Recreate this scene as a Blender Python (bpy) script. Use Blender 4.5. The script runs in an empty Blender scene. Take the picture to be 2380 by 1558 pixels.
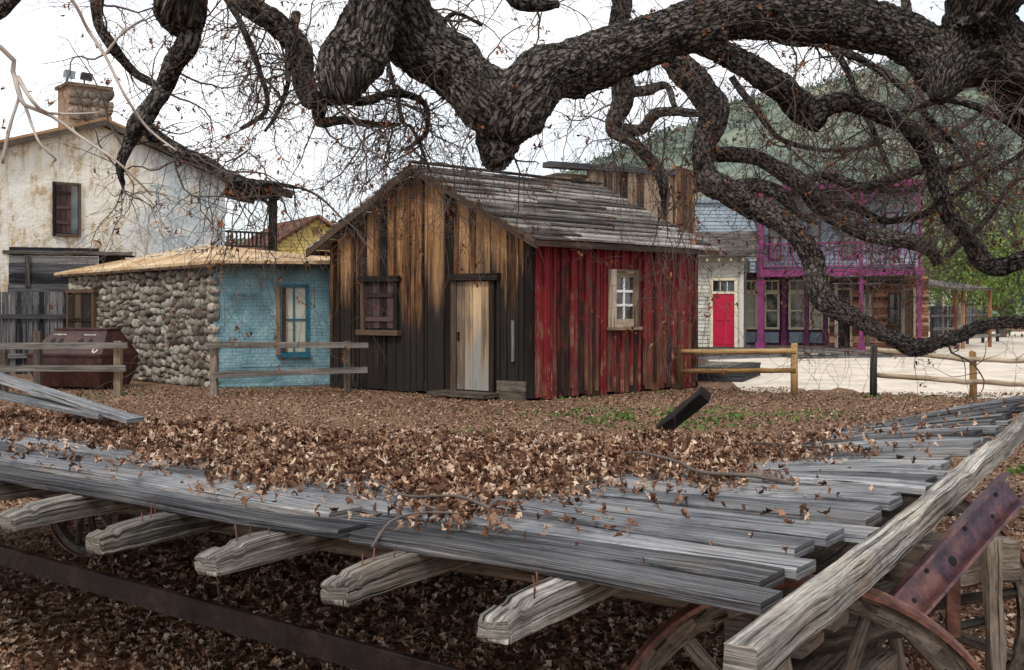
import bpy, bmesh, math, random
import numpy as np
from mathutils import Vector, Matrix, noise
random.seed(5); rng=np.random.default_rng(5)
SC=bpy.context.scene; C=SC.collection
F=2500.; EYE=1.5
def P(px,py,D): return Vector(((px-1190)/F*D, D, EYE+(709-py)/F*D))
R=random.uniform
Z=Vector((0,0,1))
# ------------------------------------------------------------ materials
class G:
    def __init__(s,name,rough=.85,spec=.2,metal=0):
        s.m=bpy.data.materials.new(name); s.m.use_nodes=True; s.nt=s.m.node_tree
        s.b=s.nt.nodes['Principled BSDF']; s.b.inputs['Roughness'].default_value=rough
        s.b.inputs['Specular IOR Level'].default_value=spec; s.b.inputs['Metallic'].default_value=metal
        s._uv=None
    def nd(s,t): return s.nt.nodes.new('ShaderNode'+t)
    def ln(s,a,b):
        if isinstance(a,(int,float)): b.default_value=a
        elif isinstance(a,tuple): b.default_value=a if len(a)==4 else (*a,1)
        else: s.nt.links.new(a,b)
    def uv(s):
        if not s._uv: s._uv=s.nd('TexCoord')
        return s._uv.outputs['UV']
    def ob(s):
        if not s._uv: s._uv=s.nd('TexCoord')
        return s._uv.outputs['Object']
    def mp(s,v,sc,loc=(0,0,0)):
        n=s.nd('Mapping'); s.ln(v,n.inputs[0]); n.inputs['Scale'].default_value=sc; n.inputs['Location'].default_value=loc; return n.outputs[0]
    def noise(s,v,sc=1,det=4,ro=.6):
        n=s.nd('TexNoise'); s.ln(v,n.inputs['Vector']); n.inputs['Scale'].default_value=sc; n.inputs['Detail'].default_value=det; n.inputs['Roughness'].default_value=ro; return n.outputs[0]
    def vor(s,v,sc=1,feat='F1',out=0):
        n=s.nd('TexVoronoi'); n.feature=feat; s.ln(v,n.inputs['Vector']); n.inputs['Scale'].default_value=sc; return n.outputs[out]
    def math(s,op,a,b=0.,c=None,clamp=False):
        n=s.nd('Math'); n.operation=op; n.use_clamp=clamp; s.ln(a,n.inputs[0]); s.ln(b,n.inputs[1])
        if c is not None: s.ln(c,n.inputs[2])
        return n.outputs[0]
    def ramp(s,f,st):
        n=s.nd('ValToRGB'); s.ln(f,n.inputs[0]); e=n.color_ramp.elements
        while len(e)<len(st): e.new(.5)
        for x,(p,c) in zip(e,st):
            x.position=p
            if isinstance(c,(int,float)): c=(c,c,c)
            x.color=(*c,1)
        return n.outputs[0]
    def mix(s,f,a,b,mode='MIX'):
        n=s.nd('Mix'); n.data_type='RGBA'; n.blend_type=mode; s.ln(f,n.inputs[0]); s.ln(a,n.inputs[6]); s.ln(b,n.inputs[7]); return n.outputs[2]
    def tone(s):
        n=s.nd('Attribute'); n.attribute_name='tone'; return n.outputs['Fac']
    def z(s,v):
        n=s.nd('SeparateXYZ'); s.ln(v,n.inputs[0]); return n.outputs
    def fin(s,col,h=None,st=.5,dist=.02):
        s.ln(col,s.b.inputs['Base Color'])
        if h is not None:
            n=s.nd('Bump'); n.inputs['Strength'].default_value=st; n.inputs['Distance'].default_value=dist; s.ln(h,n.inputs['Height']); s.nt.links.new(n.outputs[0],s.b.inputs['Normal'])
        return s.m
def wood(name,cols,gu=1.5,gv=40,tv=.5,bump=.5,crack=.7,paint=None,pam=.5,grad=None,rough=.85,dist=.01,spec=.2,fine=False):
    g=G(name,rough,spec); t=g.tone()
    n1=g.noise(g.mp(g.uv(),(gu,gv,1)),1,7,.7); n2=g.noise(g.mp(g.uv(),(gu*.4,gv*.3,1)),1,3)
    big=g.noise(g.ob(),.9,3)
    f=g.math('MULTIPLY',n1,1.); f=g.math('MULTIPLY_ADD',n2,.4,f); f=g.math('MULTIPLY_ADD',big,.4,f); f=g.math('MULTIPLY_ADD',t,tv,f); f=g.math('SUBTRACT',f,.4+tv*.5)
    k=len(cols); col=g.ramp(f,[(.28+.44*i/(k-1),c) for i,c in enumerate(cols)])
    cr=g.ramp(g.noise(g.mp(g.uv(),(gu*.7,gv*1.6,1),(3,7,0)),1,5,.7),[(.36,1-crack),(.43,1.)])
    h=g.math('MULTIPLY',g.math('ADD',n1,0.),cr)
    if fine:
        c2=g.ramp(g.noise(g.mp(g.uv(),(gu*.6,gv*.5,1),(13,5,0)),1,8,.72),[(.375,.06),(.405,1.)])
        c3=g.ramp(g.noise(g.mp(g.uv(),(gu*9,gv*2.2,1),(13,5,0)),1,3,.7),[(.3,.55),(.55,1.15)])
        cr=g.mix(1.,g.mix(1.,cr,c2,'MULTIPLY'),c3,'MULTIPLY'); h=g.math('MULTIPLY',h,c2)
        st=g.ramp(g.noise(g.ob(),3.5,6,.7),[(.35,(.60,.59,.61)),(.5,(1,1,1)),(.68,(1.0,.91,.81))]); col=g.mix(1.,col,st,'MULTIPLY')
    if paint:
        pm=g.noise(g.mp(g.uv(),(gu*2.2,gv*.35,1),(9,2,0)),1,7,.75)
        pm=g.math('MULTIPLY_ADD',t,.22,pm)
        if grad:
            zz=g.z(g.ob())[2]; pm=g.math('ADD',pm,g.math('MULTIPLY',g.math('SUBTRACT',zz,grad[0]),grad[1],clamp=False))
        pmk=g.ramp(pm,[(max(0,.98-pam-.05),0.),(min(1,.98-pam+.07),1.)])
        pc=g.mix(g.math('MULTIPLY',n2,1.),paint,tuple(c*.45 for c in paint)); col=g.mix(pmk,col,pc)
    elif grad:
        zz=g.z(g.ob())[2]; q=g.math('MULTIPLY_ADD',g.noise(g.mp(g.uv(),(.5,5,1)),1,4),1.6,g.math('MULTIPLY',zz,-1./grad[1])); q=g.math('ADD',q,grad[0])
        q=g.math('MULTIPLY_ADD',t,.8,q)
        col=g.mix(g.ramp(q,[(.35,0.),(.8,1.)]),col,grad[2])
    col=g.mix(1.,col,cr,'MULTIPLY')
    return g.fin(col,h,bump,dist)
def plain(name,c,var=.3,sc=6,rough=.7,metal=0,bump=.1,spec=.3):
    g=G(name,rough,spec,metal); n=g.noise(g.ob(),sc,5,.65)
    col=g.ramp(n,[(.3,tuple(x*(1-var) for x in c)),(.7,tuple(min(1,x*(1+var)) for x in c))]); return g.fin(col,n,bump,.02)
M={}
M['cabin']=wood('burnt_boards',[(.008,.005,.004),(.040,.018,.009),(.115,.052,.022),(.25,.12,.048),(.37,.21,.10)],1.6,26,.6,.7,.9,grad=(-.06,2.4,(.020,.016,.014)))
M['red']=wood('red_painted_boards',[(.025,.015,.012),(.15,.068,.042),(.36,.20,.12)],1.6,26,.5,.7,.8,paint=(.25,.021,.028),pam=.375,grad=(.8,.07))
M['darkwood']=wood('dark_wood',[(.010,.008,.007),(.045,.028,.02),(.11,.07,.045)],1.5,30,.5)
M['shutter']=wood('purple_brown_wood',[(.015,.008,.009),(.045,.026,.025),(.10,.06,.055)],1.5,30,.4)
M['door']=wood('bare_door_wood',[(.12,.09,.07),(.36,.24,.13),(.54,.39,.23)],1.,14,.5,.3,.5,grad=(-.3,1.6,(.25,.24,.22)))
M['gray']=wood('gray_weathered_wood',[(.03,.026,.022),(.13,.115,.10),(.27,.25,.22)],1.5,30,.5,.6,.75)
M['grayd']=wood('dark_gray_boards',[(.014,.014,.016),(.075,.073,.08),(.19,.185,.185)],1.2,24,.5,.6,.75)
M['under']=wood('shaded_brown_timber',[(.03,.024,.018),(.115,.092,.072),(.25,.205,.165)],2,50,.4,.8,.85,fine=True)
M['deck']=wood('silvery_deck_wood',[(.030,.029,.032),(.115,.115,.122),(.225,.23,.242),(.40,.40,.405)],1.7,110,.24,1.,.9,dist=.006,fine=True)
M['joist']=wood('pale_split_wood',[(.035,.030,.026),(.15,.135,.115),(.32,.295,.26),(.54,.52,.475)],2.2,95,.25,1.,.95,dist=.007,fine=True)
M['roofb']=wood('roof_boards',[(.025,.021,.018),(.11,.095,.083),(.24,.215,.19),(.40,.37,.34)],1.2,22,.45,.7,.85)
M['tanwood']=wood('tan_frame_wood',[(.10,.07,.045),(.29,.215,.145),(.48,.40,.30)],2,30,.4)
M['post']=wood('round_yellow_wood',[(.07,.04,.016),(.24,.135,.05),(.42,.27,.12)],1.5,25,.5)
M['falsef']=wood('false_front_boards',[(.025,.016,.012),(.13,.09,.062),(.29,.215,.15)],1.0,20,.5)
M['orange']=wood('orange_boards',[(.06,.03,.016),(.23,.115,.055),(.38,.22,.11)],1.0,20,.5)
M['whitecl']=wood('white_clapboard_paint',[(.25,.23,.18),(.5,.48,.41)],1,8,.3,.3,.4,paint=(.70,.68,.60),pam=.52)
M['bluecl']=wood('pale_blue_clapboard',[(.3,.33,.36),(.42,.48,.53)],1,8,.2,.3,.3,paint=(.46,.54,.62),pam=.5)
M['yellow']=wood('yellow_clapboard',[(.52,.38,.11),(.72,.56,.20)],1,8,.2,.2,.2)
M['brownlog']=wood('brown_clapboard',[(.08,.03,.016),(.26,.11,.06),(.40,.21,.13)],1,12,.5)
M['pink']=plain('crimson_door_paint',(.42,.008,.04),.15,3,.5)
M['purple']=plain('magenta_plum_paint',(.19,.030,.115),.35,5,.6)
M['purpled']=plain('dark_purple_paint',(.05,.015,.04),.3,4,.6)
M['cream']=plain('cream_paint',(.62,.55,.41),.2,8,.6)
M['bluetrim']=plain('teal_trim_paint',(.015,.10,.15),.3,9,.6)
M['curtain']=plain('pale_curtain',(.42,.41,.31),.15,3,.4,spec=.6)
M['panel']=plain('faded_blue_panel',(.24,.29,.34),.3,8,.7)
g=G('window_glass',.08,.8); M['glass']=g.fin(g.ramp(g.noise(g.ob(),1.6,3),[(.4,(.012,.014,.016)),(.62,(.10,.12,.13))]))
g=G('hazy_window_glass',.12,.8); M['hglass']=g.fin(g.ramp(g.noise(g.ob(),3,3),[(.4,(.05,.055,.05)),(.6,(.26,.27,.25))]))
M['mortar']=plain('dark_mortar',(.05,.043,.036),.4,12,.95)
g=G('field_stone',.9); M['stone']=g.fin(g.mix(1.,g.ramp(g.tone(),[(0,(.12,.10,.08)),(.5,(.25,.22,.178)),(1,(.42,.38,.32))]),g.ramp(g.noise(g.ob(),14,6,.7),[(.3,.4),(.6,1.15)]),'MULTIPLY'),g.noise(g.ob(),20,5),1.,.04)
g=G('chimney_stone',.9); M['cstone']=g.fin(g.mix(1.,g.ramp(g.tone(),[(0,(.10,.085,.07)),(.5,(.23,.185,.145)),(1,(.38,.32,.26))]),g.ramp(g.noise(g.ob(),9,6,.7),[(.3,.5),(.6,1.1)]),'MULTIPLY'),g.noise(g.ob(),20,5),.6,.03)
g=G('pinkish_mortar',.9); M['cmortar']=g.fin(g.ramp(g.noise(g.ob(),7,4),[(.3,(.18,.12,.085)),(.7,(.38,.26,.18))]))
g=G('stained_plaster',.9); x=g.z(g.uv())
n1=g.noise(g.ob(),1.1,8,.66); n2=g.noise(g.mp(g.ob(),(3,3,.8)),1.3,7,.7); n3=g.noise(g.ob(),2.2,8,.75)
col=g.ramp(n1,[(.36,(.84,.80,.70)),(.47,(.76,.69,.54)),(.54,(.54,.40,.23)),(.59,(.80,.74,.62))])
col=g.mix(g.ramp(n2,[(.44,0.),(.54,.9)]),col,(.86,.83,.75))
bm_=g.math('ADD',n1,g.math('MULTIPLY_ADD',x[0],.22,-.88))
blu=g.ramp(bm_,[(.42,0.),(.62,.75)])
col=g.mix(blu,col,g.ramp(n3,[(.38,(.27,.38,.47)),(.5,(.48,.55,.60)),(.6,(.80,.79,.76))]))
col=g.mix(g.ramp(n3,[(.58,0.),(.61,.85)]),col,(.48,.33,.18))
col=g.mix(g.ramp(g.noise(g.mp(g.ob(),(5,5,.4)),1,6,.7),[(.34,.55),(.46,0.)]),col,(.28,.20,.12))
M['adobe']=g.fin(col,g.math('ADD',n3,n1),.9,.08)
g=G('blue_tarpaper',.75); br=g.nd('TexBrick'); g.ln(g.mp(g.uv(),(1,1,1)),br.inputs['Vector']); br.inputs['Scale'].default_value=4; br.inputs['Mortar Size'].default_value=.012
br.inputs['Color1'].default_value=(1,1,1,1); br.inputs['Color2'].default_value=(.93,.93,.93,1); br.inputs['Mortar'].default_value=(.74,.74,.74,1)
n=g.noise(g.ob(),2.2,8,.7); col=g.ramp(g.math('MULTIPLY_ADD',g.tone(),.2,n),[(.40,(.115,.215,.245)),(.55,(.18,.325,.365)),(.78,(.31,.46,.49))])
col=g.mix(1.,col,br.outputs[0],'MULTIPLY'); col=g.mix(g.ramp(g.noise(g.ob(),5,8,.8),[(.60,0.),(.63,.8)]),col,(.08,.10,.11))
M['tar']=g.fin(col,g.math('ADD',n,g.math('MULTIPLY',br.outputs[0],.4)),1.,.07)
g=G('tan_roof_sheet',.85); n=g.noise(g.ob(),1.3,6,.65); M['tanroof']=g.fin(g.mix(1.,g.ramp(n,[(.33,(.28,.17,.09)),(.5,(.50,.34,.19)),(.66,(.64,.51,.34))]),g.ramp(g.noise(g.ob(),9,6,.7),[(.34,.6),(.5,1.)]),'MULTIPLY'),n,.3,.05)
def bark(name,cols,su=24,sv=42,bump=1.,lich=True,dist=.035):
    g=G(name,.92,.12); uv=g.uv()
    a=g.nd('VectorMath'); a.operation='MULTIPLY_ADD'
    cc=g.nd('CombineXYZ'); g.ln(g.noise(g.mp(uv,(9,14,1)),1,6,.75),cc.inputs[0]); g.ln(g.noise(g.mp(uv,(12,9,1),(4,4,0)),1,6,.75),cc.inputs[1])
    g.ln(cc.outputs[0],a.inputs[0]); a.inputs[1].default_value=(3.6,4.4,0); g.ln(g.mp(uv,(su,sv,1)),a.inputs[2])
    e=g.vor(a.outputs[0],1,'DISTANCE_TO_EDGE'); n=g.noise(g.mp(uv,(60,90,1)),1,6,.8)
    fu=g.math('ABSOLUTE',g.math('SUBTRACT',g.noise(g.mp(uv,(12,36,1),(2,5,0)),1,5,.65),.5)); fu=g.math('MINIMUM',g.math('MULTIPLY',fu,4.2),.36)
    h=g.math('MINIMUM',g.math('MULTIPLY',e,1.9),.40); h=g.math('ADD',g.math('MULTIPLY',h,.85),g.math('MULTIPLY',fu,.45)); h=g.math('MULTIPLY_ADD',n,.5,h)
    col=g.ramp(h,[(.32,cols[0]),(.48,cols[1]),(.74,cols[2])])
    if lich: col=g.mix(g.ramp(g.noise(g.ob(),5,6,.7),[(.56,0.),(.70,.45)]),col,(.12,.12,.05))
    col=g.mix(1.,col,g.ramp(g.noise(g.ob(),1.8,5,.65),[(.35,(.62,.60,.60)),(.6,(1.15,1.13,1.12))]),'MULTIPLY')
    return g.fin(col,h,bump,dist)
M['bark']=bark('oak_bark',[(.005,.0045,.004),(.062,.053,.047),(.29,.26,.235)])
M['bark2']=bark('grey_oak_bark',[(.012,.010,.009),(.12,.103,.092),(.38,.34,.31)],28,50,.9)
M['twig']=plain('twig_bark',(.11,.085,.073),.5,12)
M['pale']=plain('pale_twig_bark',(.40,.34,.29),.3,14)
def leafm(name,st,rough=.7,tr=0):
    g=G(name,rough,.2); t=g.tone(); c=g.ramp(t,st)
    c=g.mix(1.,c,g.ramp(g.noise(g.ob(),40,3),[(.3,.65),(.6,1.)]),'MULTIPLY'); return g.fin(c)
M['leaf']=leafm('dry_oak_leaf',[(0,(.05,.023,.014)),(.25,(.16,.075,.042)),(.5,(.32,.175,.105)),(.75,(.54,.36,.245)),(1,(.80,.63,.49))])
M['gleaf']=leafm('ground_oak_leaf',[(0,(.045,.022,.013)),(.3,(.14,.072,.042)),(.6,(.29,.175,.112)),(.85,(.46,.31,.22)),(1,(.66,.51,.39))])
M['deadleaf']=leafm('hanging_dead_leaf',[(0,(.06,.018,.008)),(.6,(.24,.085,.035)),(1,(.40,.17,.08))])
M['green']=leafm('fresh_green_leaf',[(0,(.05,.09,.02)),(.5,(.16,.24,.045)),(1,(.36,.42,.13))])
M['dgreen']=leafm('dark_green_leaf',[(0,(.03,.055,.025)),(.5,(.09,.13,.05)),(1,(.20,.24,.10))])
M['grass']=leafm('grass_green',[(0,(.03,.08,.012)),(1,(.15,.25,.055))])
g=G('leaf_litter',.95,.1); v=g.vor(g.ob(),22,'F1',1); v2=g.vor(g.ob(),45,'F1',1); sx=g.z(v)[0]; sx=g.math('MULTIPLY_ADD',g.z(v2)[1],.5,g.math('MULTIPLY',sx,.5))
bn=g.noise(g.ob(),.35,4); f=g.math('MULTIPLY_ADD',bn,.7,g.math('MULTIPLY_ADD',sx,.8,-.3))
col=g.ramp(f,[(.05,(.045,.023,.013)),(.4,(.155,.084,.05)),(.7,(.29,.185,.12)),(1,(.48,.36,.27))])
M['litter']=g.fin(col,sx,.8,.02)
g=G('pale_dirt',.95,.1); n=g.noise(g.ob(),1.2,8,.7); M['dirt']=g.fin(g.mix(1.,g.ramp(n,[(.35,(.50,.42,.33)),(.6,(.72,.64,.54))]),g.ramp(g.noise(g.ob(),18,4,.7),[(.35,.7),(.5,1.)]),'MULTIPLY'),n,.4,.03)
def rust(name,c,rough=.55,sc=8,metal=.3):
    g=G(name,rough,.4,metal); n=g.noise(g.ob(),sc,8,.72); m=g.noise(g.ob(),sc*4,4,.6)
    return g.fin(g.mix(1.,g.ramp(n,[(.34,c[0]),(.5,c[1]),(.64,c[2])]),g.ramp(m,[(.3,.6),(.55,1.)]),'MULTIPLY'),g.math('ADD',n,m),.4,.006)
M['rust']=rust('rusty_iron',[(.06,.03,.027),(.17,.07,.05),(.32,.155,.11)])
M['prust']=rust('purple_rusted_steel',[(.03,.019,.027),(.085,.042,.058),(.20,.085,.055)],.35,6)
M['drust']=rust('dark_rusted_bar',[(.006,.005,.005),(.014,.008,.007),(.035,.016,.012)])
M['bin']=rust('brown_bin_paint',[(.028,.011,.009),(.048,.016,.012),(.07,.026,.02)],.45,3,.0)
M['white']=plain('white_marking',(.70,.69,.66),.05,5)
M['flake']=plain('old_white_plaster',(.55,.52,.46),.3,9)
M['black']=plain('black_opening',(.008,.008,.008),.2,5)
M['fblue']=plain('faded_blue_lettering',(.34,.42,.46),.35,7,.9)
g=G('hazed_hill_ground',.95,.05); n=g.noise(g.ob(),.05,6,.65); n5=g.noise(g.ob(),.35,5,.7); M['hill']=g.fin(g.mix(1.,g.ramp(n,[(.35,(.12,.155,.135)),(.5,(.175,.21,.16)),(.65,(.28,.28,.20))]),g.ramp(n5,[(.38,.6),(.55,1.05)]),'MULTIPLY'),n,.4,2)  # distance haze is mixed into these paler, greyer hill greens
M['hillleaf']=leafm('hazed_hill_leaf',[(0,(.075,.11,.10)),(.5,(.135,.18,.145)),(1,(.27,.31,.21))])  # hillside foliage, its greens lightened and greyed to paint in haze
# ------------------------------------------------------------ objects
def org(p):
    o=Vector((0,0,0))
    while p is not None: o=o+p.location; p=p.parent
    return o
def thing(name,label,cat,loc=(0,0,0),group=None):
    o=bpy.data.objects.new(name,None); C.objects.link(o); o.location=loc; o['label']=label; o['category']=cat; o.empty_display_size=.2
    if group:o['group']=group
    return o
def tag(o,label=None,cat=None,group=None,kind=None):
    if label:o['label']=label
    if cat:o['category']=cat
    if group:o['group']=group
    if kind:o['kind']=kind
    return o
class MB:
    def __init__(s): s.v=[];s.f=[];s.uv=[];s.t=[]
    def add(s,vs,fs,uvs,t):
        n=len(s.v); s.v+=[tuple(x) for x in vs]
        for f,u in zip(fs,uvs): s.f.append([n+i for i in f]); s.uv+=u; s.t.append(t)
    def hexa(s,c,g=0,t=None):
        if t is None:t=random.random()
        c=[Vector(x) for x in c]; L=[(c[1]-c[0]).length,(c[2]-c[0]).length,(c[4]-c[0]).length]
        off=(R(0,50),R(0,50)); fs=[];us=[]
        for ax in range(3):
            o=[i for i in range(3) if i!=ax]
            if g in o: ua=g; va=[i for i in o if i!=g][0]
            else: ua,va=o
            for sd in (0,1):
                q=[]
                for (i,j) in ((0,0),(1,0),(1,1),(0,1)):
                    k=[0,0,0];k[ax]=sd;k[ua]=i;k[va]=j; q.append(((k[0]+2*k[1]+4*k[2]),(off[0]+i*L[ua],off[1]+j*L[va])))
                if sd==0:q=q[::-1]
                fs.append([a for a,b in q]); us.append([b for a,b in q])
        s.add(c,fs,us,t)
    def slab(s,p0,p1,p2,p3,th,g=0,t=None):
        d=Vector((0,0,-th)); q=[Vector(p) for p in (p0,p1,p2,p3)]; s.hexa([p+d for p in q]+q,g,t)
    def sweep(s,pts,prof,up=Z,t=None,cap=True):
        if t is None:t=random.random()
        n=len(pts); vs=[];m=None;Ls=[0]
        off=R(0,50); off2=R(0,50)
        for i,p in enumerate(pts):
            p=Vector(p)
            a=Vector(pts[max(0,i-1)]);b=Vector(pts[min(n-1,i+1)]); T=(b-a).normalized(); S=T.cross(up).normalized(); U=S.cross(T)
            if i: Ls.append(Ls[-1]+(p-Vector(pts[i-1])).length)
            pr=prof(i); m=len(pr)
            for (x,y) in pr: vs.append(p+S*x+U*y)
        pr=prof(min(n-1,n//2)); per=[0]
        for k in range(m): per.append(per[-1]+math.dist(pr[k],pr[(k+1)%m]))
        fs=[];us=[]
        for i in range(n-1):
            for k in range(m):
                k2=(k+1)%m; fs.append([i*m+k,i*m+k2,(i+1)*m+k2,(i+1)*m+k])
                us.append([(off+Ls[i],off2+per[k]),(off+Ls[i],off2+per[k+1]),(off+Ls[i+1],off2+per[k+1]),(off+Ls[i+1],off2+per[k])])
        if cap:
            for base in (0,(n-1)*m):
                fs.append([base+k for k in range(m)]); us.append([(x*.6,y*1.5) for x,y in pr])
        s.add(vs,fs,us,t)
    def beam(s,a,b,w,h,up=Z,seg=None,jit=.0,t=None,ch=None,pts=None,fq=.35):
        if pts is None:
            a=Vector(a);b=Vector(b); L=(b-a).length; k=seg or 1; pts=[a.lerp(b,i/k) for i in range(k+1)]
        c=ch if ch is not None else min(w,h)*.08; sd=R(0,99)
        base=[(-w/2+c,-h/2),(w/2-c,-h/2),(w/2,-h/2+c),(w/2,h/2-c),(w/2-c,h/2),(-w/2+c,h/2),(-w/2,h/2-c),(-w/2,-h/2+c)]
        def prof(i):
            if jit==0:return base
            out=[]
            for k,(x,y) in enumerate(base):
                out.append((x+jit*noise.noise(Vector((i*fq+sd,k*.9,1))),y+jit*noise.noise(Vector((i*fq,k*.9+sd,5)))))
            return out
        s.sweep(pts,prof,up,t)
    def tube(s,pts,rad,n=8,bumpf=0,ref=Vector((0,1,0)),t=None,lump=.12):
        if t is None:t=random.random()
        pts=[Vector(p) for p in pts]; m=len(pts); L=0; vs=[];Ls=[]; N=None; off=R(0,40)
        for i,p in enumerate(pts):
            T=(pts[min(m-1,i+1)]-pts[max(0,i-1)]).normalized()
            if N is None:
                N=ref-T*ref.dot(T)
                if N.length<.05: N=Vector((1,0,0))-T*T.x
            else: N=N-T*N.dot(T)
            N.normalize(); B=T.cross(N)
            if i:L+=(p-pts[i-1]).length
            Ls.append(L); r=rad[i]
            for k in range(n):
                an=2*math.pi*k/n; d=N*math.cos(an)+B*math.sin(an); rr=r
                if bumpf:
                    q=p+d*r; rr+=r*lump*(noise.noise(q*5+Vector((off,0,0)))*1.6+noise.noise(q*12+Vector((off,3,0)))*.6)
                    w=Vector((math.cos(an)*r*44,math.sin(an)*r*44,L*24+off)); rr+=bumpf*(abs(noise.noise(w))*1.5-.3)+bumpf*1.0*noise.noise(w*2.3)
                vs.append(p+d*rr)
        fs=[];us=[]; ra=sum(rad)/len(rad); c=2*math.pi*ra/n
        for i in range(m-1):
            for k in range(n):
                k2=(k+1)%n; fs.append([i*n+k,i*n+k2,(i+1)*n+k2,(i+1)*n+k])
                us.append([(off+Ls[i],k*c),(off+Ls[i],(k+1)*c),(off+Ls[i+1],(k+1)*c),(off+Ls[i+1],k*c)])
        for base in (0,(m-1)*n): fs.append([base+k for k in range(n)]); us.append([(off+.3*math.cos(6.28*k/n)*ra,.3*ra*math.sin(6.28*k/n)) for k in range(n)])
        s.add(vs,fs,us,t)
    def ngon(s,front,back,t=.5,uvs=None):
        n=len(front); vs=list(front)+list(back); uvs=uvs or [(v[0],v[2]) for v in front]
        fs=[list(range(n)),list(range(2*n-1,n-1,-1))]; us=[uvs,uvs[::-1]]
        for i in range(n):
            j=(i+1)%n; fs.append([i,i+n,j+n,j]); us.append([uvs[i],(uvs[i][0]+.1,uvs[i][1]),(uvs[j][0]+.1,uvs[j][1]),uvs[j]])
        s.add(vs,fs,us,t)
    def rock(s,c,u,n_,sx,sy,sd):
        o=R(0,99); vs=[]; sa=math.sin(R(-.7,.7))
        for d in ICO[0]:
            q=1+.45*noise.noise(d*1.4+Vector((o,0,0)))
            p=Vector([math.copysign(abs(x)**.8,x) for x in d])*q
            X=p.x*sx; Y=p.z*sy; X,Y=X+Y*sa*.6,Y+X*sa*.4
            vs.append(c+u*X+Z*Y+n_*(p.y*sd))
        s.add(vs,ICO[1],[[(0,0)]*3]*len(ICO[1]),R(0,1))
    def build(s,name,mat,parent=None,smooth=False,fix=True,**k):
        me=bpy.data.meshes.new(name); o0=org(parent)
        me.from_pydata([(v[0]-o0.x,v[1]-o0.y,v[2]-o0.z) for v in s.v],[],s.f)
        ul=me.uv_layers.new(name='UVMap'); ul.data.foreach_set('uv',np.array(s.uv,dtype=np.float32).ravel())
        a=me.attributes.new('tone','FLOAT','FACE'); a.data.foreach_set('value',np.array(s.t,dtype=np.float32))
        me.materials.append(M[mat])
        if fix:
            bm=bmesh.new(); bm.from_mesh(me); bmesh.ops.recalc_face_normals(bm,faces=bm.faces); bm.to_mesh(me); bm.free()
        if smooth: me.polygons.foreach_set('use_smooth',[True]*len(me.polygons))
        o=bpy.data.objects.new(name,me); C.objects.link(o); o.parent=parent
        return tag(o,**k)
bm=bmesh.new(); bmesh.ops.create_icosphere(bm,subdivisions=2,radius=1); ICO=([v.co.copy() for v in bm.verts],[[v.index for v in f.verts] for f in bm.faces]); bm.free()
def leafmesh(name,mat,pos,size,tone,parent=None,flat=True,fine=True,spread=.55,curl=1.,**k):
    n=len(pos); o0=org(parent)
    if fine:
        side=[(.10,.10,.05),(.05,.24,.03),(.25,.38,.13),(.08,.50,.05),(.30,.68,.17),(.12,.86,.1)]
        T=[[0,0,0],[0,.33,0],[0,.68,0],[0,1,0]]+[[x,y,z] for x,y,z in side]+[[-x*.9,y+.03,z] for x,y,z in side]
        tri=[]
        for b,fl in ((4,0),(10,1)):
            for q in ([0,b,1],[b,b+1,1],[b+1,b+2,1],[b+2,2,1],[b+2,b+3,2],[b+3,b+4,2],[b+4,b+5,2],[b+5,3,2]): tri.append(q[::-1] if fl else q)
        T=np.array(T,float)
    else:
        T=np.array([[0,0,0],[-.34,.5,.12],[.34,.5,.12],[0,1,0]],float); tri=[[0,2,1],[1,2,3]]
    T[:,1]-=.5
    V=np.repeat(T[None],n,0)*np.asarray(size)[:,None,None]
    V[:,:,2]*=rng.uniform(-1.2,2.4,(n,1))*curl; V[:,:,2]+=(V[:,:,1]**2/np.asarray(size)[:,None])*rng.uniform(-1.5,1.5,(n,1))*curl; V[:,:,0]*=rng.uniform(.6,1.15,(n,1))
    yaw=rng.uniform(0,6.283,n)
    if flat: a=rng.normal(0,spread,n); b=rng.normal(0,spread,n)
    else: a=rng.uniform(-3.14,3.14,n); b=rng.uniform(-1.57,1.57,n)
    cy,sy,ca,sa,cb,sb=np.cos(yaw),np.sin(yaw),np.cos(a),np.sin(a),np.cos(b),np.sin(b); o=np.ones(n);z=np.zeros(n)
    Rz=np.array([[cy,-sy,z],[sy,cy,z],[z,z,o]]).transpose(2,0,1); Rx=np.array([[o,z,z],[z,ca,-sa],[z,sa,ca]]).transpose(2,0,1); Ry=np.array([[cb,z,sb],[z,o,z],[-sb,z,cb]]).transpose(2,0,1)
    V=np.einsum('nij,nkj->nki',Rz@Rx@Ry,V)+np.asarray(pos)[:,None,:]-np.array(o0)
    m=T.shape[0]; tri=np.array(tri); Fc=(tri[None]+(np.arange(n)*m)[:,None,None]).reshape(-1)
    me=bpy.data.meshes.new(name); me.vertices.add(n*m); me.vertices.foreach_set('co',V.astype(np.float32).ravel())
    nt=n*len(tri); me.loops.add(nt*3); me.loops.foreach_set('vertex_index',Fc.astype(np.int32)); me.polygons.add(nt)
    me.polygons.foreach_set('loop_start',np.arange(0,nt*3,3,dtype=np.int32))
    me.update(calc_edges=True); me.validate()
    a=me.attributes.new('tone','FLOAT','FACE'); a.data.foreach_set('value',np.repeat(np.asarray(tone),len(tri)).astype(np.float32))
    me.materials.append(M[mat]); ob=bpy.data.objects.new(name,me); C.objects.link(ob); ob.parent=parent
    return tag(ob,**k)
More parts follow.
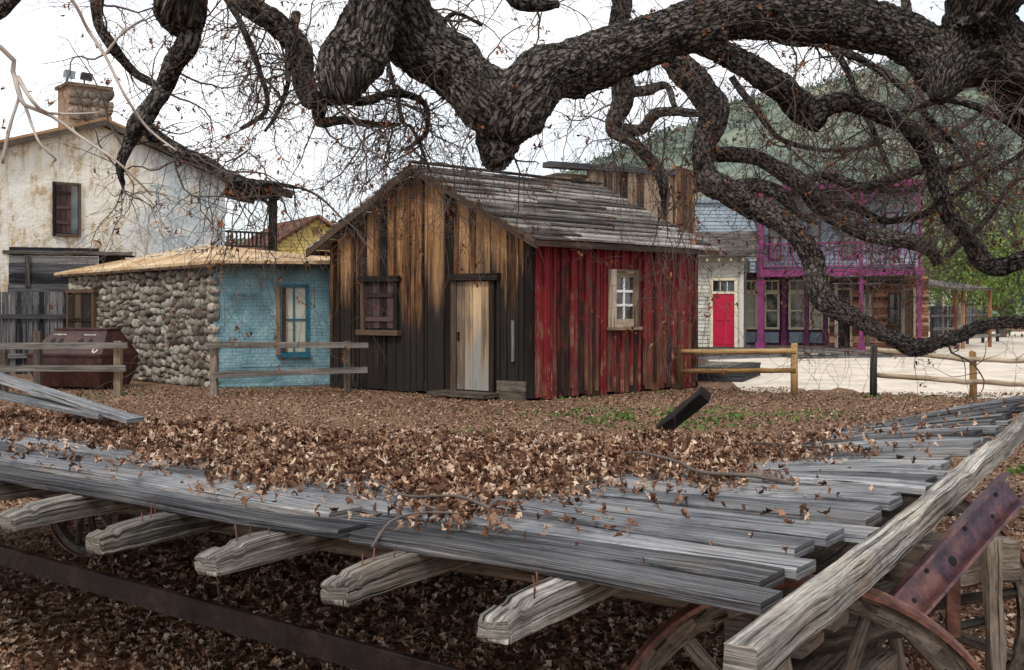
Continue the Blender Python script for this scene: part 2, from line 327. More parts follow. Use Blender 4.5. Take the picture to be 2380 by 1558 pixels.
class Wall:
    def __init__(s,A,B):
        s.O=Vector((A[0],A[1],0)); E=Vector((B[0],B[1],0)); s.L=(E-s.O).length; s.u=(E-s.O)/s.L; s.n=Vector((s.u.y,-s.u.x,0))
        if s.n.dot(-s.O)<0: s.n=-s.n
    def pt(s,a,b,z): p=s.O+s.u*a+s.n*b; return Vector((p.x,p.y,z))
    def a(s,px,b=0):
        t=(px-1190)/F; q=s.O+s.n*b; return (t*q.y-q.x)/(s.u.x-t*s.u.y)
    def z(s,a,py,b=0): return EYE+(709-py)/F*(s.O+s.u*a+s.n*b).y
    def op(s,x0,x1,y0,y1):
        a,b=sorted((s.a(x0),s.a(x1))); m=(a+b)/2; return a,b,s.z(m,y1),s.z(m,y0)
    def box(s,mb,a0,a1,b0,b1,z0,z1,g=0,t=None):
        mb.hexa([s.pt(a,b,z) for z in (z0,z1) for b in (b0,b1) for a in (a0,a1)],g,t)
    def planks(s,mb,a0,a1,z0,zf,w=.2,th=.03,gap=.008,back=.06,rag=0):
        if not callable(zf): zz=zf; zf=lambda a:zz
        a=a0
        while a<a1-.01:
            e=min(a1,a+w*R(.75,1.25)); o=R(0,.03); zb=z0+R(0,rag)
            c=[s.pt(x,b,zb) for b in (-back,th+o) for x in (a,e-gap)]+[s.pt(x,b,zf(x)) for b in (-back,th+o) for x in (a,e-gap)]
            mb.hexa(c,2); a=e
    def claps(s,mb,a0,a1,z0,z1,h=.13,t=.03):
        z=z0
        while z<z1-.01:
            e=min(z1,z+h); mb.hexa([s.pt(a,b,z) for b in (-.03,t) for a in (a0,a1)]+[s.pt(a,b,e-.002) for b in (-.03,.008) for a in (a0,a1)],0); z=e
def window(par,W,a0,a1,z0,z1,fm='tanwood',nx=2,ny=2,fw=.07,b=.03,pane='glass',sill=True,mun=.025,name='window',inner=None,**k):
    m=MB(); B0=b;B1=b+.06
    W.box(m,a0-fw,a0,B0-.02,B1,z0-fw,z1+fw,2); W.box(m,a1,a1+fw,B0-.02,B1,z0-fw,z1+fw,2)
    W.box(m,a0,a1,B0-.02,B1+.004,z1,z1+fw,0); W.box(m,a0,a1,B0-.02,B1-.003,z0-fw,z0,0)
    o=m.build(name,fm,par,**k)
    for i in range(1,nx): c=a0+(a1-a0)*i/nx; m=MB(); W.box(m,c-mun/2,c+mun/2,b+.012,b+.034,z0,z1,2); m.build('muntin',inner or fm,o)
    for i in range(1,ny): c=z0+(z1-z0)*i/ny; m=MB(); W.box(m,a0,a1,b+.012,b+.036,c-mun/2,c+mun/2,0); m.build('muntin',inner or fm,o)
    m=MB(); W.box(m,a0,a1,b-.01,b+.012,z0,z1,0,.5); m.build('pane',pane,o)
    if sill:
        m=MB(); W.box(m,a0-fw-.04,a1+fw+.04,b-.01,b+.11,z0-fw-.05,z0-fw-.002,0); m.build('sill',fm,o)
    return o
def text(body,W,a,z,b,h,mat,par,name,wscale=1):
    cu=bpy.data.curves.new('t','FONT'); cu.body=body; cu.size=h/.7; cu.extrude=.004; cu.align_x='CENTER'
    o=bpy.data.objects.new('t',cu); C.objects.link(o); dg=bpy.context.evaluated_depsgraph_get(); me=bpy.data.meshes.new_from_object(o.evaluated_get(dg)); bpy.data.objects.remove(o)
    sgn=1 if W.u.x>0 else -1; o0=org(par)
    for v in me.vertices:
        p=W.pt(a+sgn*v.co.x*wscale,b(v.co.y+z)+v.co.z if callable(b) else b+v.co.z,z+v.co.y)-o0; v.co=p
    me.materials.clear(); me.materials.append(M[mat]); t=bpy.data.objects.new(name,me); C.objects.link(t); t.parent=par; return t
# ------------------------------------------------------------ setting
m=MB(); m.add([(-600,-200,0),(600,-200,0),(600,900,0),(-600,900,0)],[[0,1,2,3]],[[(0,0)]*4],.5); m.build('ground','litter',kind='structure')
ed=[(1722,906),(1800,912),(1950,905),(2080,918),(2250,922),(2440,935),(2700,960),(3000,960)]
pts=[]
for (a,b),(c,d) in zip(ed,ed[1:]):
    for i in range(8):
        t=i/8; x=a+(c-a)*t; y=b+(d-b)*t+R(-4,4); D=3750/(y-709); pts.append(((x-1190)/F*D,D,.004))
pts+=[(45,18,.004),(60,60,.004),(22,60,.004),(13.2,36,.004),(7,34,.004),(5.4,30,.004)]
m=MB(); m.add(pts,[list(range(len(pts)))],[[(0,0)]*len(pts)],.5); m.build('dirt_road','dirt',kind='structure',fix=False)
def hz(x,y):
    px=1190+x*F/260
    prof=[(-3000,600),(300,590),(520,580),(620,575),(700,565),(790,540),(900,530),(1100,510),(1250,450),(1340,405),(1500,345),(1640,275),(1760,225),(1950,190),(2150,175),(2400,150),(3000,100),(4200,160),(9000,300)]
    for (a,b),(c,d) in zip(prof,prof[1:]):
        if a<=px<=c: py=b+(d-b)*(px-a)/(c-a); break
    else: py=500
    H=(709-py)/F*260; t=max(0,min(1,(y-75)/185)); s=t*t*(3-2*t)
    if y>260: s=1-(y-260)/600
    return max(-1,H*s+ (noise.noise(Vector((x*.03,y*.03,2)))*5+noise.noise(Vector((x*.1,y*.1,7)))*1.6)*min(1,t*2)*min(1,H/40)-(.6 if t==0 else 0))
xs=np.linspace(-380,420,200); ys=np.linspace(70,420,80); vs=[(x,y,hz(x,y)) for y in ys for x in xs]; m=MB()
fs=[[j*200+i,j*200+i+1,(j+1)*200+i+1,(j+1)*200+i] for j in range(79) for i in range(199)]
m.add(vs,fs,[[(0,0)]*4]*len(fs),.5); m.build('hills','hill',smooth=True,kind='structure',fix=False)
ps=[];sz=[];tn=[]
for i in range(6500):
    y=R(95,275); x=R(-.5,.62)*y
    if noise.noise(Vector((x*.035,y*.035,9)))<-.15: continue
    h=hz(x,y)
    if h<1: continue
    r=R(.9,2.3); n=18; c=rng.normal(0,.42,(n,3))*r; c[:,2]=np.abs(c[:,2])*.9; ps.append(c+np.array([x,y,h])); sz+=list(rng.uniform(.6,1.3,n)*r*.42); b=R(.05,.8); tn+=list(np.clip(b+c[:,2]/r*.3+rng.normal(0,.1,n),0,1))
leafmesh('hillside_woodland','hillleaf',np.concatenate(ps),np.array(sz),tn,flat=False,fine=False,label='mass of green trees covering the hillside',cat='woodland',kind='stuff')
# ------------------------------------------------------------ CABIN
Cc=(.34,16.8); Lc=(-3.29,19.6); Rc=(3.37,19.6); Bc=(-.26,22.4)
cab=thing('wooden_cabin','dark weathered board cabin with a red painted side wall and plank roof','cabin',(Cc[0],Cc[1],0))
WF=Wall(Cc,Lc); WS=Wall(Cc,Rc); WL=Wall(Lc,Bc); WB=Wall(Rc,Bc)
WL.n=Vector((-WL.u.y,WL.u.x,0)); WB.n=Vector((WB.u.y,-WB.u.x,0)) if Vector((WB.u.y,-WB.u.x,0)).y>0 else Vector((-WB.u.y,WB.u.x,0))
EV=2.60; RG=3.80
def gz(W): return lambda a: EV+(RG-EV)*(1-abs(a-W.L/2)/(W.L/2))-.03
m=MB(); WF.planks(m,0,WF.L/2,.0,gz(WF),.17,.03,.012,rag=.05); WF.planks(m,WF.L/2,WF.L,.0,gz(WF),.17,.03,.012,rag=.05)
for a,h in ((.25,3.0),(.62,2.4),(2.25,3.6),(2.9,3.2),(3.15,2.0),(3.9,2.8),(4.3,2.5),(.78,1.5)): WF.box(m,a,a+R(.03,.05),.05,.085,R(0,.3),min(h,gz(WF)(a)-.05),2)
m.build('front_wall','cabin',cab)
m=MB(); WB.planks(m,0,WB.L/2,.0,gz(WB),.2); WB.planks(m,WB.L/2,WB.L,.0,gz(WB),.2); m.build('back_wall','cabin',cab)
m=MB(); WS.planks(m,0.03,WS.L,.0,EV-.04,.17,.02,.016,rag=.06)
a=.2
while a<WS.L: WS.box(m,a-.02,a+.02,.03,.075,.02+R(0,.15),EV-.05-R(0,.1),2); a+=R(.14,.32)
m.build('side_wall','red',cab)
m=MB(); WL.planks(m,0,WL.L,.0,EV-.04,.19); m.build('far_side_wall','cabin',cab)
R0=WF.pt(WF.L/2,.35,RG+.04); R1=WB.pt(WB.L/2,.3,RG+.04)
Es0=Vector((Cc[0],Cc[1],0))+WF.n*.35-WF.u*.3; Es1=Vector((Rc[0],Rc[1],0))+WB.n*.3-WF.u*.3
El0=Vector((Lc[0],Lc[1],0))+WF.n*.35+WF.u*.3; El1=Vector((Bc[0],Bc[1],0))+WB.n*.3+WF.u*.3
for e in (Es0,Es1,El0,El1): e.z=2.49
def courses(m,R0,R1,E0,E1,n,th=.03,split=(.7,2.0)):
    L=(E1-E0).length
    for k in range(n):
        a=0
        while a<L-.05:
            b=min(L,a+R(*split))
            if L-b<.4:b=L
            q=[]
            lift=R(0,.02)
            for (f,up) in ((k/n,.014+th+lift),((k+1.12)/n if k<n-1 else 1,.008)):
                for t in (a/L,b/L-.003):
                    p=E0.lerp(E1,t).lerp(R0.lerp(R1,t),f); p=p+Z*(up+R(-.004,.004))
                    if f==k/n: p=p+(E0-R0).normalized()*R(0,.035)
                    q.append(p)
            m.slab(q[0],q[1],q[2],q[3],th); a=b
m=MB(); courses(m,R0,R1,Es0,Es1,15); courses(m,R0,R1,El0,El1,15)
m.slab(R0+(Es0-R0)*.04,R1+(Es1-R1)*.04,R0,R1,.01); m.beam(R0+Z*.05-WS.u*.02,R1+Z*.05,.16,.03); rf=m.build('roof','roofb',cab)
m=MB()
for A,B in ((R0,Es0),(R0,El0)):
    m.slab(A-Z*.01,B-Z*.01,A-Z*.01+WS.u*.04,B-Z*.01+WS.u*.04,.12)
m.slab(Es0+Z*.0,Es1+Z*.0,Es0+WF.u*.03,Es1+WF.u*.03,.09); m.slab(El0,El1,El0-WF.u*.03,El1-WF.u*.03,.09); m.build('fascia_boards','darkwood',rf)
a0,a1,z0,z1=WF.op(1070,1145,655,905); z0=.12
m=MB(); n=4
for i in range(n): WF.box(m,a0+(a1-a0)*i/n+.003,a0+(a1-a0)*(i+1)/n-.003,.04,.085+.002*i,z0,z1,2)
dr=m.build('door','door',cab,label='bare tan plank door')
m=MB(); WF.box(m,a0-.1,a0-.004,.03,.11,.08,z1+.1,2);WF.box(m,a1+.004,a1+.12,.03,.11,.08,z1+.1,2); WF.box(m,a0-.22,a1+.16,.05,.17,z1+.02,z1+.13,0); m.build('frame','darkwood',dr)
m=MB(); WF.box(m,a1-.06,a1-.03,.09,.13,.92,1.06,2); m.build('handle','drust',dr)
m=MB(); WF.box(m,a0-.25,a1+.25,.08,.55,0.04,.10,0); WF.box(m,a0-.1,a0+.0,.1,.5,0,.04,0); WF.box(m,a1-.1,a1,.1,.5,0,.04,0); m.build('doorstep','under',cab)
m=MB(); x0,x1,y0,y1=WF.op(1165,1230,890,930); WF.box(m,x0,x1,.07,.12,.14,.30,0); WF.box(m,x0,x1,.07,.14,0.0,.13,0);m.build('patch_boards','under',cab)
m=MB(); x0,x1,y0,y1=WF.op(1198,1203,745,840); WF.box(m,x0,x1,.07,.11,y0,y1,2); m.build('iron_strip','grayd',cab)
a0,a1,z0,z1=WF.op(857,925,658,763)
m=MB(); n=4
for i in range(n): WF.box(m,a0+(a1-a0)*i/n+.003,a0+(a1-a0)*(i+1)/n-.003,.03,.085,z0,z1,2)
WF.box(m,a0+.02,a1-.02,.08,.11,z0+.12,z0+.2,0); WF.box(m,a0+.02,a1-.02,.08,.11,z1-.25,z1-.17,0)
sh=m.build('window_shutter','shutter',cab); m=MB()
WF.box(m,a0-.09,a0-.004,.03,.12,z0-.08,z1+.08,2);WF.box(m,a1+.004,a1+.09,.03,.12,z0-.08,z1+.08,2);WF.box(m,a0-.13,a1+.13,.05,.15,z1+.02,z1+.12,0);WF.box(m,a0-.15,a1+.15,.05,.18,z0-.12,z0-.03,0); m.build('frame','darkwood',sh)
a0,a1,z0,z1=WS.op(1421,1461,645,742)
window(cab,WS,a0,a1,z0,z1,'tanwood',2,3,.13,.06,mun=.04,inner='white')
# ------------------------------------------------------------ STONE + BLUE HOUSE
sO=(-5.36,19.3); sB=(-9.6,23.4); sC=(-2.93,20.25); sD=(-7.2,24.5)
sh=thing('stone_house','low cobblestone house with a pale blue papered side and tan roof','house',(*sO,0))
W1=Wall(sO,sB); W2=Wall(sO,sC)
m=MB(); W1.box(m,0.05,W1.L,-.3,.005,0,2.15,0); wl=m.build('stone_wall_core','mortar',sh)
m=MB(); cells=[]
def split(a0,a1,z0,z1):
    w=a1-a0; h=z1-z0
    if w>R(.22,.34) or h>R(.16,.25):
        if w>h*1.15: c=a0+w*R(.38,.62); split(a0,c,z0,z1); split(c,a1,z0,z1)
        else: c=z0+h*R(.38,.62); split(a0,a1,z0,c); split(a0,a1,c,z1)
    else: cells.append((a0,a1,z0,z1))
split(.05,W1.L,.0,2.14)
for a0,a1,z0,z1 in cells: m.rock(W1.pt((a0+a1)/2+R(-.012,.012),-.03,(z0+z1)/2+R(-.02,.02)),W1.u,W1.n,(a1-a0)*.55,(z1-z0)*.56,R(.08,.13))
m.build('stone_wall','stone',sh,smooth=True)
m=MB(); z=.1
while z<2.15: h=R(.07,.11); m.rock(W1.pt(.03,-.03,z),W1.u,W1.n,.11,h,.11); z+=h*1.9
m.build('corner_stones','stone',sh,smooth=True)
m=MB(); W2.box(m,.02,W2.L,-.2,0,0,2.3,0,.4)
z=2.28
while z>0:
    h=R(.25,.5); a=0.0
    while a<W2.L:
        w=R(.5,1.5); e=min(W2.L,a+w); W2.box(m,a+.0,e+.0,.0,.008+R(0,.016),max(.02,z-h),z+.012,0); a=e
    z-=h
m.build('side_wall','tar',sh)
a0,a1,z0,z1=W2.op(655,709,668,818)
w=window(sh,W2,a0,a1,z0,z1,'bluetrim',2,2,.05,.02,pane='curtain',mun=.03)
m=MB(); W2.box(m,a0-.01,a0+.06,.033,.09,z0,z1,2); m.build('casing_board','orange',w)
m=MB(); W2.box(m,a0-.11,a0-.051,.02,.07,z0-.05,z1+.05,2); m.build('casing_board','orange',w)
a0,a1,z0,z1=W1.op(172,228,684,860); z0=.02
m=MB()
for i in range(4): W1.box(m,a0+(a1-a0)*i/4,a0+(a1-a0)*(i+1)/4-.01,.02,.11,z0,z1,2)
W1.box(m,a0,a1,.1,.135,1.15,1.22,0); d=m.build('door','darkwood',sh,label='dark brown plank door'); m=MB()
W1.box(m,a0-.07,a0-.002,.0,.14,0,z1+.07,2);W1.box(m,a1+.002,a1+.07,.0,.14,0,z1+.07,2);W1.box(m,a0-.1,a1+.1,.0,.15,z1+.03,z1+.1,0);m.build('frame','darkwood',d)
def v3(p,z): return Vector((p[0],p[1],z))
cen=Vector(((sO[0]+sD[0])/2,(sO[1]+sD[1])/2,2.74))
E=[]
for p,z in ((sO,2.28),(sB,2.2),(sD,2.2),(sC,2.3)):
    q=v3(p,z); d=(q-cen); d.z=0; q=q+d.normalized()*.5; E.append(q)
m=MB()
for i in range(4):
    A=E[i];B=E[(i+1)%4]; n=7
    for k in range(n):
        a=A.lerp(B,k/n);b=A.lerp(B,(k+1)/n)
        m.add([a,b,cen,a-Z*.05,b-Z*.05,cen-Z*.05],[[0,1,2],[3,5,4],[0,3,4,1]],[[(0,0)]*3,[(0,0)]*3,[(0,0)]*4],R(0,1))
rf=m.build('roof','tanroof',sh)
m=MB()
for A,B in ((E[0],E[1]),(E[0],E[3])):
    m.slab(A-Z*.05,B-Z*.05,A.lerp(cen,.02)-Z*.05,B.lerp(cen,.02)-Z*.05,.05)
    n=int((B-A).length/.4)
    for k in range(1,n): p=A.lerp(B,k/n); q=p.lerp(cen,.16); m.beam(p-Z*.09,Vector((q.x,q.y,p.z-.02)),.05,.08)
m.build('eave_rafters','darkwood',rf)
m=MB()
for i in range(120):
    f=R(0.45,.95); t=R(.0,1)**1.0; base=E[0].lerp(E[1],t); p=base.lerp(cen,f)
    m.rock(p+Z*.004,Vector((1,0,0)),Vector((0,1,0)),R(.015,.06),R(.005,.015),R(.02,.06))
m.build('plaster_flakes','flake',rf,smooth=False,kind='stuff')
# ------------------------------------------------------------ ADOBE
aR=(-7.2,27.0); u=(-.753,-.658); aL=(aR[0]+u[0]*6.2,aR[1]+u[1]*6.2)
WA=Wall(aL,aR); ad=thing('plaster_building','tall stained cream plaster building with gable end and stone chimney','building',(*aR,0))
pf=[(0,0),(6.2,0),(6.2,4.62),(3.1,5.65),(0,4.62)]
m=MB(); m.ngon([WA.pt(a,0,z) for a,z in pf],[WA.pt(a,-7,z) for a,z in pf],.5,uvs=pf); m.build('wall','adobe',ad)
m=MB()
ap=lambda a,b,z:WA.pt(a,b,z)
m.slab(ap(3.1,.25,5.82),ap(3.1,-7.2,5.82),ap(-.3,.25,4.70),ap(-.3,-7.2,4.70),.06); m.slab(ap(3.1,.25,5.82),ap(3.1,-7.2,5.82),ap(6.5,.25,4.68),ap(6.5,-7.2,4.68),.06); rf=m.build('roof','orange',ad)
m=MB()
for e,zz in ((-.3,4.64),(6.5,4.62)): m.slab(ap(3.1,.25,5.76),ap(e,.25,zz),ap(3.1,.18,5.76),ap(e,.18,zz),.13)
m.build('barge_board','under',rf)
WCh=Wall(WA.pt(2.72,-1.0,0),WA.pt(3.68,-1.0,0)); CW=WCh.L
m=MB(); WCh.box(m,0,CW,-.8,0,4.9,6.70,2); ch=m.build('chimney','cmortar',ad)
m=MB(); z=5.2
WCs=Wall(WCh.pt(CW,-.8,0),WCh.pt(CW,0,0)); WCs.n=WCh.u
while z<6.67:
    a=.0
    while a<CW-.08: w=R(.14,.3); m.rock(WCh.pt(min(CW-.08,a+w/2),.0,z+R(-.04,.04)),WCh.u,WCh.n,w*.52,.10,.05); a+=w
    a=0
    while a<.72: w=R(.14,.3); m.rock(WCs.pt(a+w/2,.0,z+R(-.04,.04)),WCs.u,WCs.n,w*.52,.10,.05); a+=w
    z+=.19
m.build('chimney_stones','cstone',ch,smooth=True)
m=MB(); WCh.box(m,-.06,CW+.06,-.86,.06,6.70,6.78,0); m.build('chimney_cap','tanwood',ch)
for aa in (.02,.42):
    fl=thing('floodlight','small grey floodlight on the left corner of the stone chimney' if aa<.2 else 'small dark floodlight in the middle of the stone chimney top','light',WCh.pt(aa,-.2,6.78))
    z6=6.78
    m=MB(); m.tube([WCh.pt(aa,-.2,z6),WCh.pt(aa,-.2,z6+.12)],[.02,.02],6); m.build('bracket','drust',fl)
    m=MB(); m.hexa([WCh.pt(aa-.1,.0,z6+.09),WCh.pt(aa+.1,.02,z6+.07),WCh.pt(aa-.09,-.25,z6+.14),WCh.pt(aa+.09,-.25,z6+.14),WCh.pt(aa-.12,.02,z6+.28),WCh.pt(aa+.12,.04,z6+.26),WCh.pt(aa-.09,-.2,z6+.28),WCh.pt(aa+.09,-.2,z6+.28)]); m.build('lamp_head','panel' if aa<.2 else 'grayd',fl)
a0,a1,z0,z1=WA.op(127,181,430,545)
w=window(ad,WA,a0,a1,z0,z1,'darkwood',1,1,.05,.01,sill=False)
m=MB(); s=(a1-a0)
for i in range(3): WA.box(m,a0+s*.22*i+.01,a0+s*.22*(i+1),.03,.075,z0+.02,z1-.02,2)
for q in (.2,.5,.8): WA.box(m,a0+.01,a0+s*.66,.07,.09,z0+(z1-z0)*q,z0+(z1-z0)*q+.07,0)
m.build('shutter','shutter',w)
for ch_,px,py,hh in (('T',365,470,.42),('Y',415,472,.38),('S',474,474,.36)):
    text(ch_,WA,WA.a(px),WA.z(WA.a(px),py),.001,hh,'fblue',ad,'faded_lettering')
zb=2.94
m=MB(); WA.box(m,6.21,7.9,-2.6,-.3,zb-.12,zb,1); bal=m.build('balcony','darkwood',ad)
m=MB(); m.slab(ap(6.05,-.1,4.90),ap(8.25,-.1,4.50),ap(6.05,-3,4.90),ap(8.25,-3,4.50),.09)
for b in (-.2,-.9,-1.6,-2.3): m.beam(ap(6.21,b,4.74),ap(8.2,b,4.36),.08,.1)
m.build('balcony_roof','darkwood',bal)
m=MB(); WA.box(m,7.70,7.87,-.55,-.38,zb,4.42,2); m.beam(ap(7.79,-.47,4.05),ap(7.35,-.47,4.42),.08,.08); m.build('balcony_post','darkwood',bal)
m=MB(); WA.box(m,6.22,7.72,-.5,-.44,zb+.42,zb+.47,0);WA.box(m,6.22,7.72,-.5,-.44,zb+.06,zb+.1,0)
for i in range(13): WA.box(m,6.27+i*.115,6.30+i*.115,-.49,-.45,zb+.1,zb+.42,2)
m.build('balcony_railing','darkwood',bal)
W3=Wall((-13.2,22.4),(-9.75,23.6))
bs=thing('board_shed','weathered grey horizontal board wall below the plaster building','shed',(-11,23.3,0))
Wh=Wall((-13.2,22.9),(-9.3,24.25))
m=MB(); z=0
while z<2.6: h=R(.16,.26); Wh.box(m,0,Wh.L+R(-.05,.0),-.05,.0+R(0,.02),z,z+h-.012,0); z+=h
m.build('wall','grayd',bs); m=MB(); Wh.box(m,0,Wh.L+.7,-.08,.06,2.62,2.70,0); Wh.box(m,2.6,2.7,.02,.06,1.9,2.6,2); m.build('cap_board','gray',bs)
m=MB(); Wh.box(m,Wh.L-.02,Wh.L+.9,-.12,-.06,2.3,2.62,0); m.build('brown_infill','cabin',bs)
pf_=thing('picket_fence','dark grey vertical picket fence beside the cobblestone wall','fence',(-11,23,0))
m=MB(); W3.planks(m,0,W3.L,0,1.78,.13,.02,.02,.01); m.build('pickets','grayd',pf_)
m=MB(); W3.box(m,0,W3.L,.055,.10,1.2,1.3,0); m.build('rail','grayd',pf_)
m=MB(); W3.box(m,0,W3.L,.055,.10,.35,.45,0); m.build('rail','grayd',pf_)
WY=Wall(P(632,0,45)[:2],P(838,0,47)[:2]); yh=thing('yellow_house','small yellow clapboard house with brown roof behind the stone house','house',(WY.O.x,WY.O.y,0))
L=WY.L; m=MB(); pf=[(0,0),(L,0),(L,3.9),(L/2,5.15),(0,3.9)]; m.ngon([WY.pt(a,-.02,z) for a,z in pf],[WY.pt(a,-6,z) for a,z in pf],.5,uvs=pf)
z=2.
while z<5.05:
    hw=L/2 if z<3.85 else L/2*(5.1-z)/1.25
    if hw>.1: WY.box(m,L/2-hw+.02,L/2+hw-.02,-.02,.02,z,z+.13,0)
    z+=.15
m.build('wall','yellow',yh)
m=MB(); q=lambda a,b,z:WY.pt(a,b,z)
m.slab(q(L/2,.3,5.35),q(L/2,-6,5.35),q(-.4,.3,3.85),q(-.4,-6,3.85),.12); m.slab(q(L/2,.3,5.35),q(L/2,-6,5.35),q(L+.4,.3,3.85),q(L+.4,-6,3.85),.12); m.build('roof','brownlog',yh)
m=MB(); a0,a1,z0,z1=WY.op(726,740,528,548)
for i in range(5): WY.box(m,a0,a1,.02,.05,z0+(z1-z0)*i/5,z0+(z1-z0)*(i+.8)/5,0)
m.build('louver_vent','brownlog',yh)
WQ=Wall(P(1290,0,23.5)[:2],P(1565,0,25.0)[:2]); ff=thing('false_front_building','tall weathered vertical board building rising behind the cabin roof','building',(WQ.O.x,WQ.O.y,0))
m=MB(); WQ.planks(m,.85,WQ.L,0,4.5,.2,.03,.012); WQ.planks(m,0,.85,0,4.3,.2,.03,.012); m.build('wall','falsef',ff)
WQ2=Wall(WQ.pt(WQ.L,0,0)[:2],P(1612,0,26.2)[:2]); m=MB(); WQ2.planks(m,.01,WQ2.L,0,4.75,.16,.03,.012); m.build('corner_wall','orange',ff)
m=MB(); WQ.box(m,-.2,WQ.L+.05,-.2,.12,4.5,4.62,0); m.build('cornice','grayd',ff)
m=MB(); m.hexa([WQ.pt(a,b,z) for z in (0,4.4) for b in (-3,-.1) for a in (.1,WQ.L)]); m.build('rear_wall','falsef',ff)
# ------------------------------------------------------------ white house with crimson door
WW=Wall(P(1560,0,33.6)[:2],P(1727,0,33.0)[:2]); wh=thing('white_clapboard_house','small white clapboard house with a crimson front door','house',(WW.O.x,WW.O.y,0))
m=MB(); WW.claps(m,0,WW.L,.2,3.05,.12); WW.box(m,WW.L-.1,WW.L+.02,.02,.06,.2,3.05,2); WW.box(m,0,WW.L-.02,-4,-.04,0,3.0,0); m.build('wall','whitecl',wh)
a0,a1,z0,z1=WW.op(1658,1707,684,810); m=MB()
WW.box(m,a0,a1,.03,.07,.22,z1,2)
for i in range(2):
    for j,(f0,f1) in enumerate(((.05,.42),(.5,.93))): WW.box(m,a0+(a1-a0)*(.1+.45*i),a0+(a1-a0)*(.45+.45*i),.07,.085,.22+(z1-.22)*f0,.22+(z1-.22)*f1,2)
d=m.build('door','pink',wh,label='crimson panelled door'); m=MB(); WW.box(m,a0-.1,a0-.005,.03,.1,.2,z1+.5,2);WW.box(m,a1+.005,a1+.1,.03,.1,.2,z1+.5,2);WW.box(m,a0-.004,a1+.004,.03,.1,z1+.42,z1+.5,0);WW.box(m,a0-.004,a1+.004,.03,.1,z1+.01,z1+.08,0);m.build('frame','cream',d)
window(wh,WW,a0+.0,a1-.0,z1+.1,z1+.40,'cream',3,1,.001,.03,sill=False,name='transom_window')
m=MB(); m.slab(WW.pt(-.5,.55,2.98),WW.pt(WW.L+.45,.55,2.98),WW.pt(-.5,-2.0,3.9),WW.pt(WW.L+.45,-2.0,3.9),.05,0); rf=m.build('roof','roofb',wh)
m=MB()
for i in range(9): a=-.3+i*(WW.L+.7)/8; m.beam(WW.pt(a,.5,2.88),WW.pt(a,-.2,3.1),.07,.1)
m.build('rafter_tails','cream',rf)
WG=Wall(P(1560,0,38)[:2],P(1775,0,38)[:2]); bb=thing('pale_blue_building','pale blue clapboard upper storey between the cabin and the purple hotel','building',(WG.O.x,WG.O.y,0))
m=MB(); WG.claps(m,0,WG.L,2.5,5.1,.13); WG.box(m,0,WG.L,-4,-.04,0,5.0,0); m.build('wall','bluecl',bb)
m=MB(); WG.box(m,-.1,WG.L+.1,-4.1,.15,5.1,5.25,0); m.build('cornice','panel',bb)
# ------------------------------------------------------------ purple hotel
WH=Wall(P(1730,0,35.0)[:2],P(2140,0,33.4)[:2]); WP=Wall(P(1768,0,33.0)[:2],P(2140,0,31.2)[:2])
ho=thing('purple_hotel','two storey purple trimmed hotel with a picketed balcony','hotel',(WH.O.x,WH.O.y,0))
L=WH.L; aS=WH.a(1925)
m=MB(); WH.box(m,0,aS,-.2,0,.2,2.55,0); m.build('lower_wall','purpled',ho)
m=MB(); WH.claps(m,.35,L,2.7,5.0,.13); WH.box(m,.35,L,-4,-.04,2.56,4.95,0); m.build('upper_wall','bluecl',ho)
m=MB(); WH.box(m,.2,L+.1,-4,1.7,5.0,5.10,0); rf=m.build('roof','darkwood',ho); m=MB(); WP.box(m,-.1,WP.L+.05,-.06,.08,4.98,5.14,0); m.build('fascia','purple',rf)
zf=2.42
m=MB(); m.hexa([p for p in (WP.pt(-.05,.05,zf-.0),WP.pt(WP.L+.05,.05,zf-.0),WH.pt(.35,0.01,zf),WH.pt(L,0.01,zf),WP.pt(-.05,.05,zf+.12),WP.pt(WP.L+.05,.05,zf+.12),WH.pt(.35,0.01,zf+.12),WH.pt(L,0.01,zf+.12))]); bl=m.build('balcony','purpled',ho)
m=MB(); WP.box(m,-.1,WP.L+.1,.06,.12,zf-.06,zf+.16,0); m.build('balcony_beam','purple',bl)
for px in (1768,2002,2137):
    a=WP.a(px); m=MB(); w=.055 if px!=1768 else .1
    WP.box(m,a-w,a+w,-.1,.05,.03,zf-.062,2); WP.box(m,a-w*.7,a+w*.7,-.08,.03,zf+.125,4.96,2); WP.box(m,a-w-.05,a+w+.05,-.13,.08,.02,.35,2); WP.box(m,a-w-.04,a+w+.04,-.125,.07,zf-.3,zf-.2,2); m.build('post','purple',ho)
    for sgn in (-1,1):
        if (px==1768 and sgn<0) or (px==2137 and sgn>0): continue
        m=MB(); m.beam(WP.pt(a+sgn*.07,-.02,4.5),WP.pt(a+sgn*.5,-.02,4.93),.05,.06); m.build('bracket','purple',ho)
for x0,x1 in ((1776,1868),(1872,1996),(2008,2131)):
    A,B=WP.a(x0),WP.a(x1); m=MB(); WP.box(m,A,B,-.03,.05,zf+.90,zf+.96,0); WP.box(m,A,B,-.02,.04,zf+.22,zf+.26,0)
    n=int((B-A)/.125)
    for i in range(n): c=A+(B-A)*(i+.5)/n; WP.box(m,c-.015,c+.015,-.01,.02,zf+.26,zf+.90,2)
    m.build('balcony_railing','purple',bl)
a=WP.a(1870); m=MB(); WP.box(m,a-.04,a+.04,-.04,.055,zf+.125,zf+1.1,2); m.build('newel_post','purple',bl)
for x0,x1 in ((1790,1812),(1880,1903),(1960,1985),(2060,2085)):
    a0,a1=WH.a(x0),WH.a(x1); window(ho,WH,a0,a1,3.0,4.35,'purple',1,2,.05,.03,mun=.05,sill=False,pane='hglass')
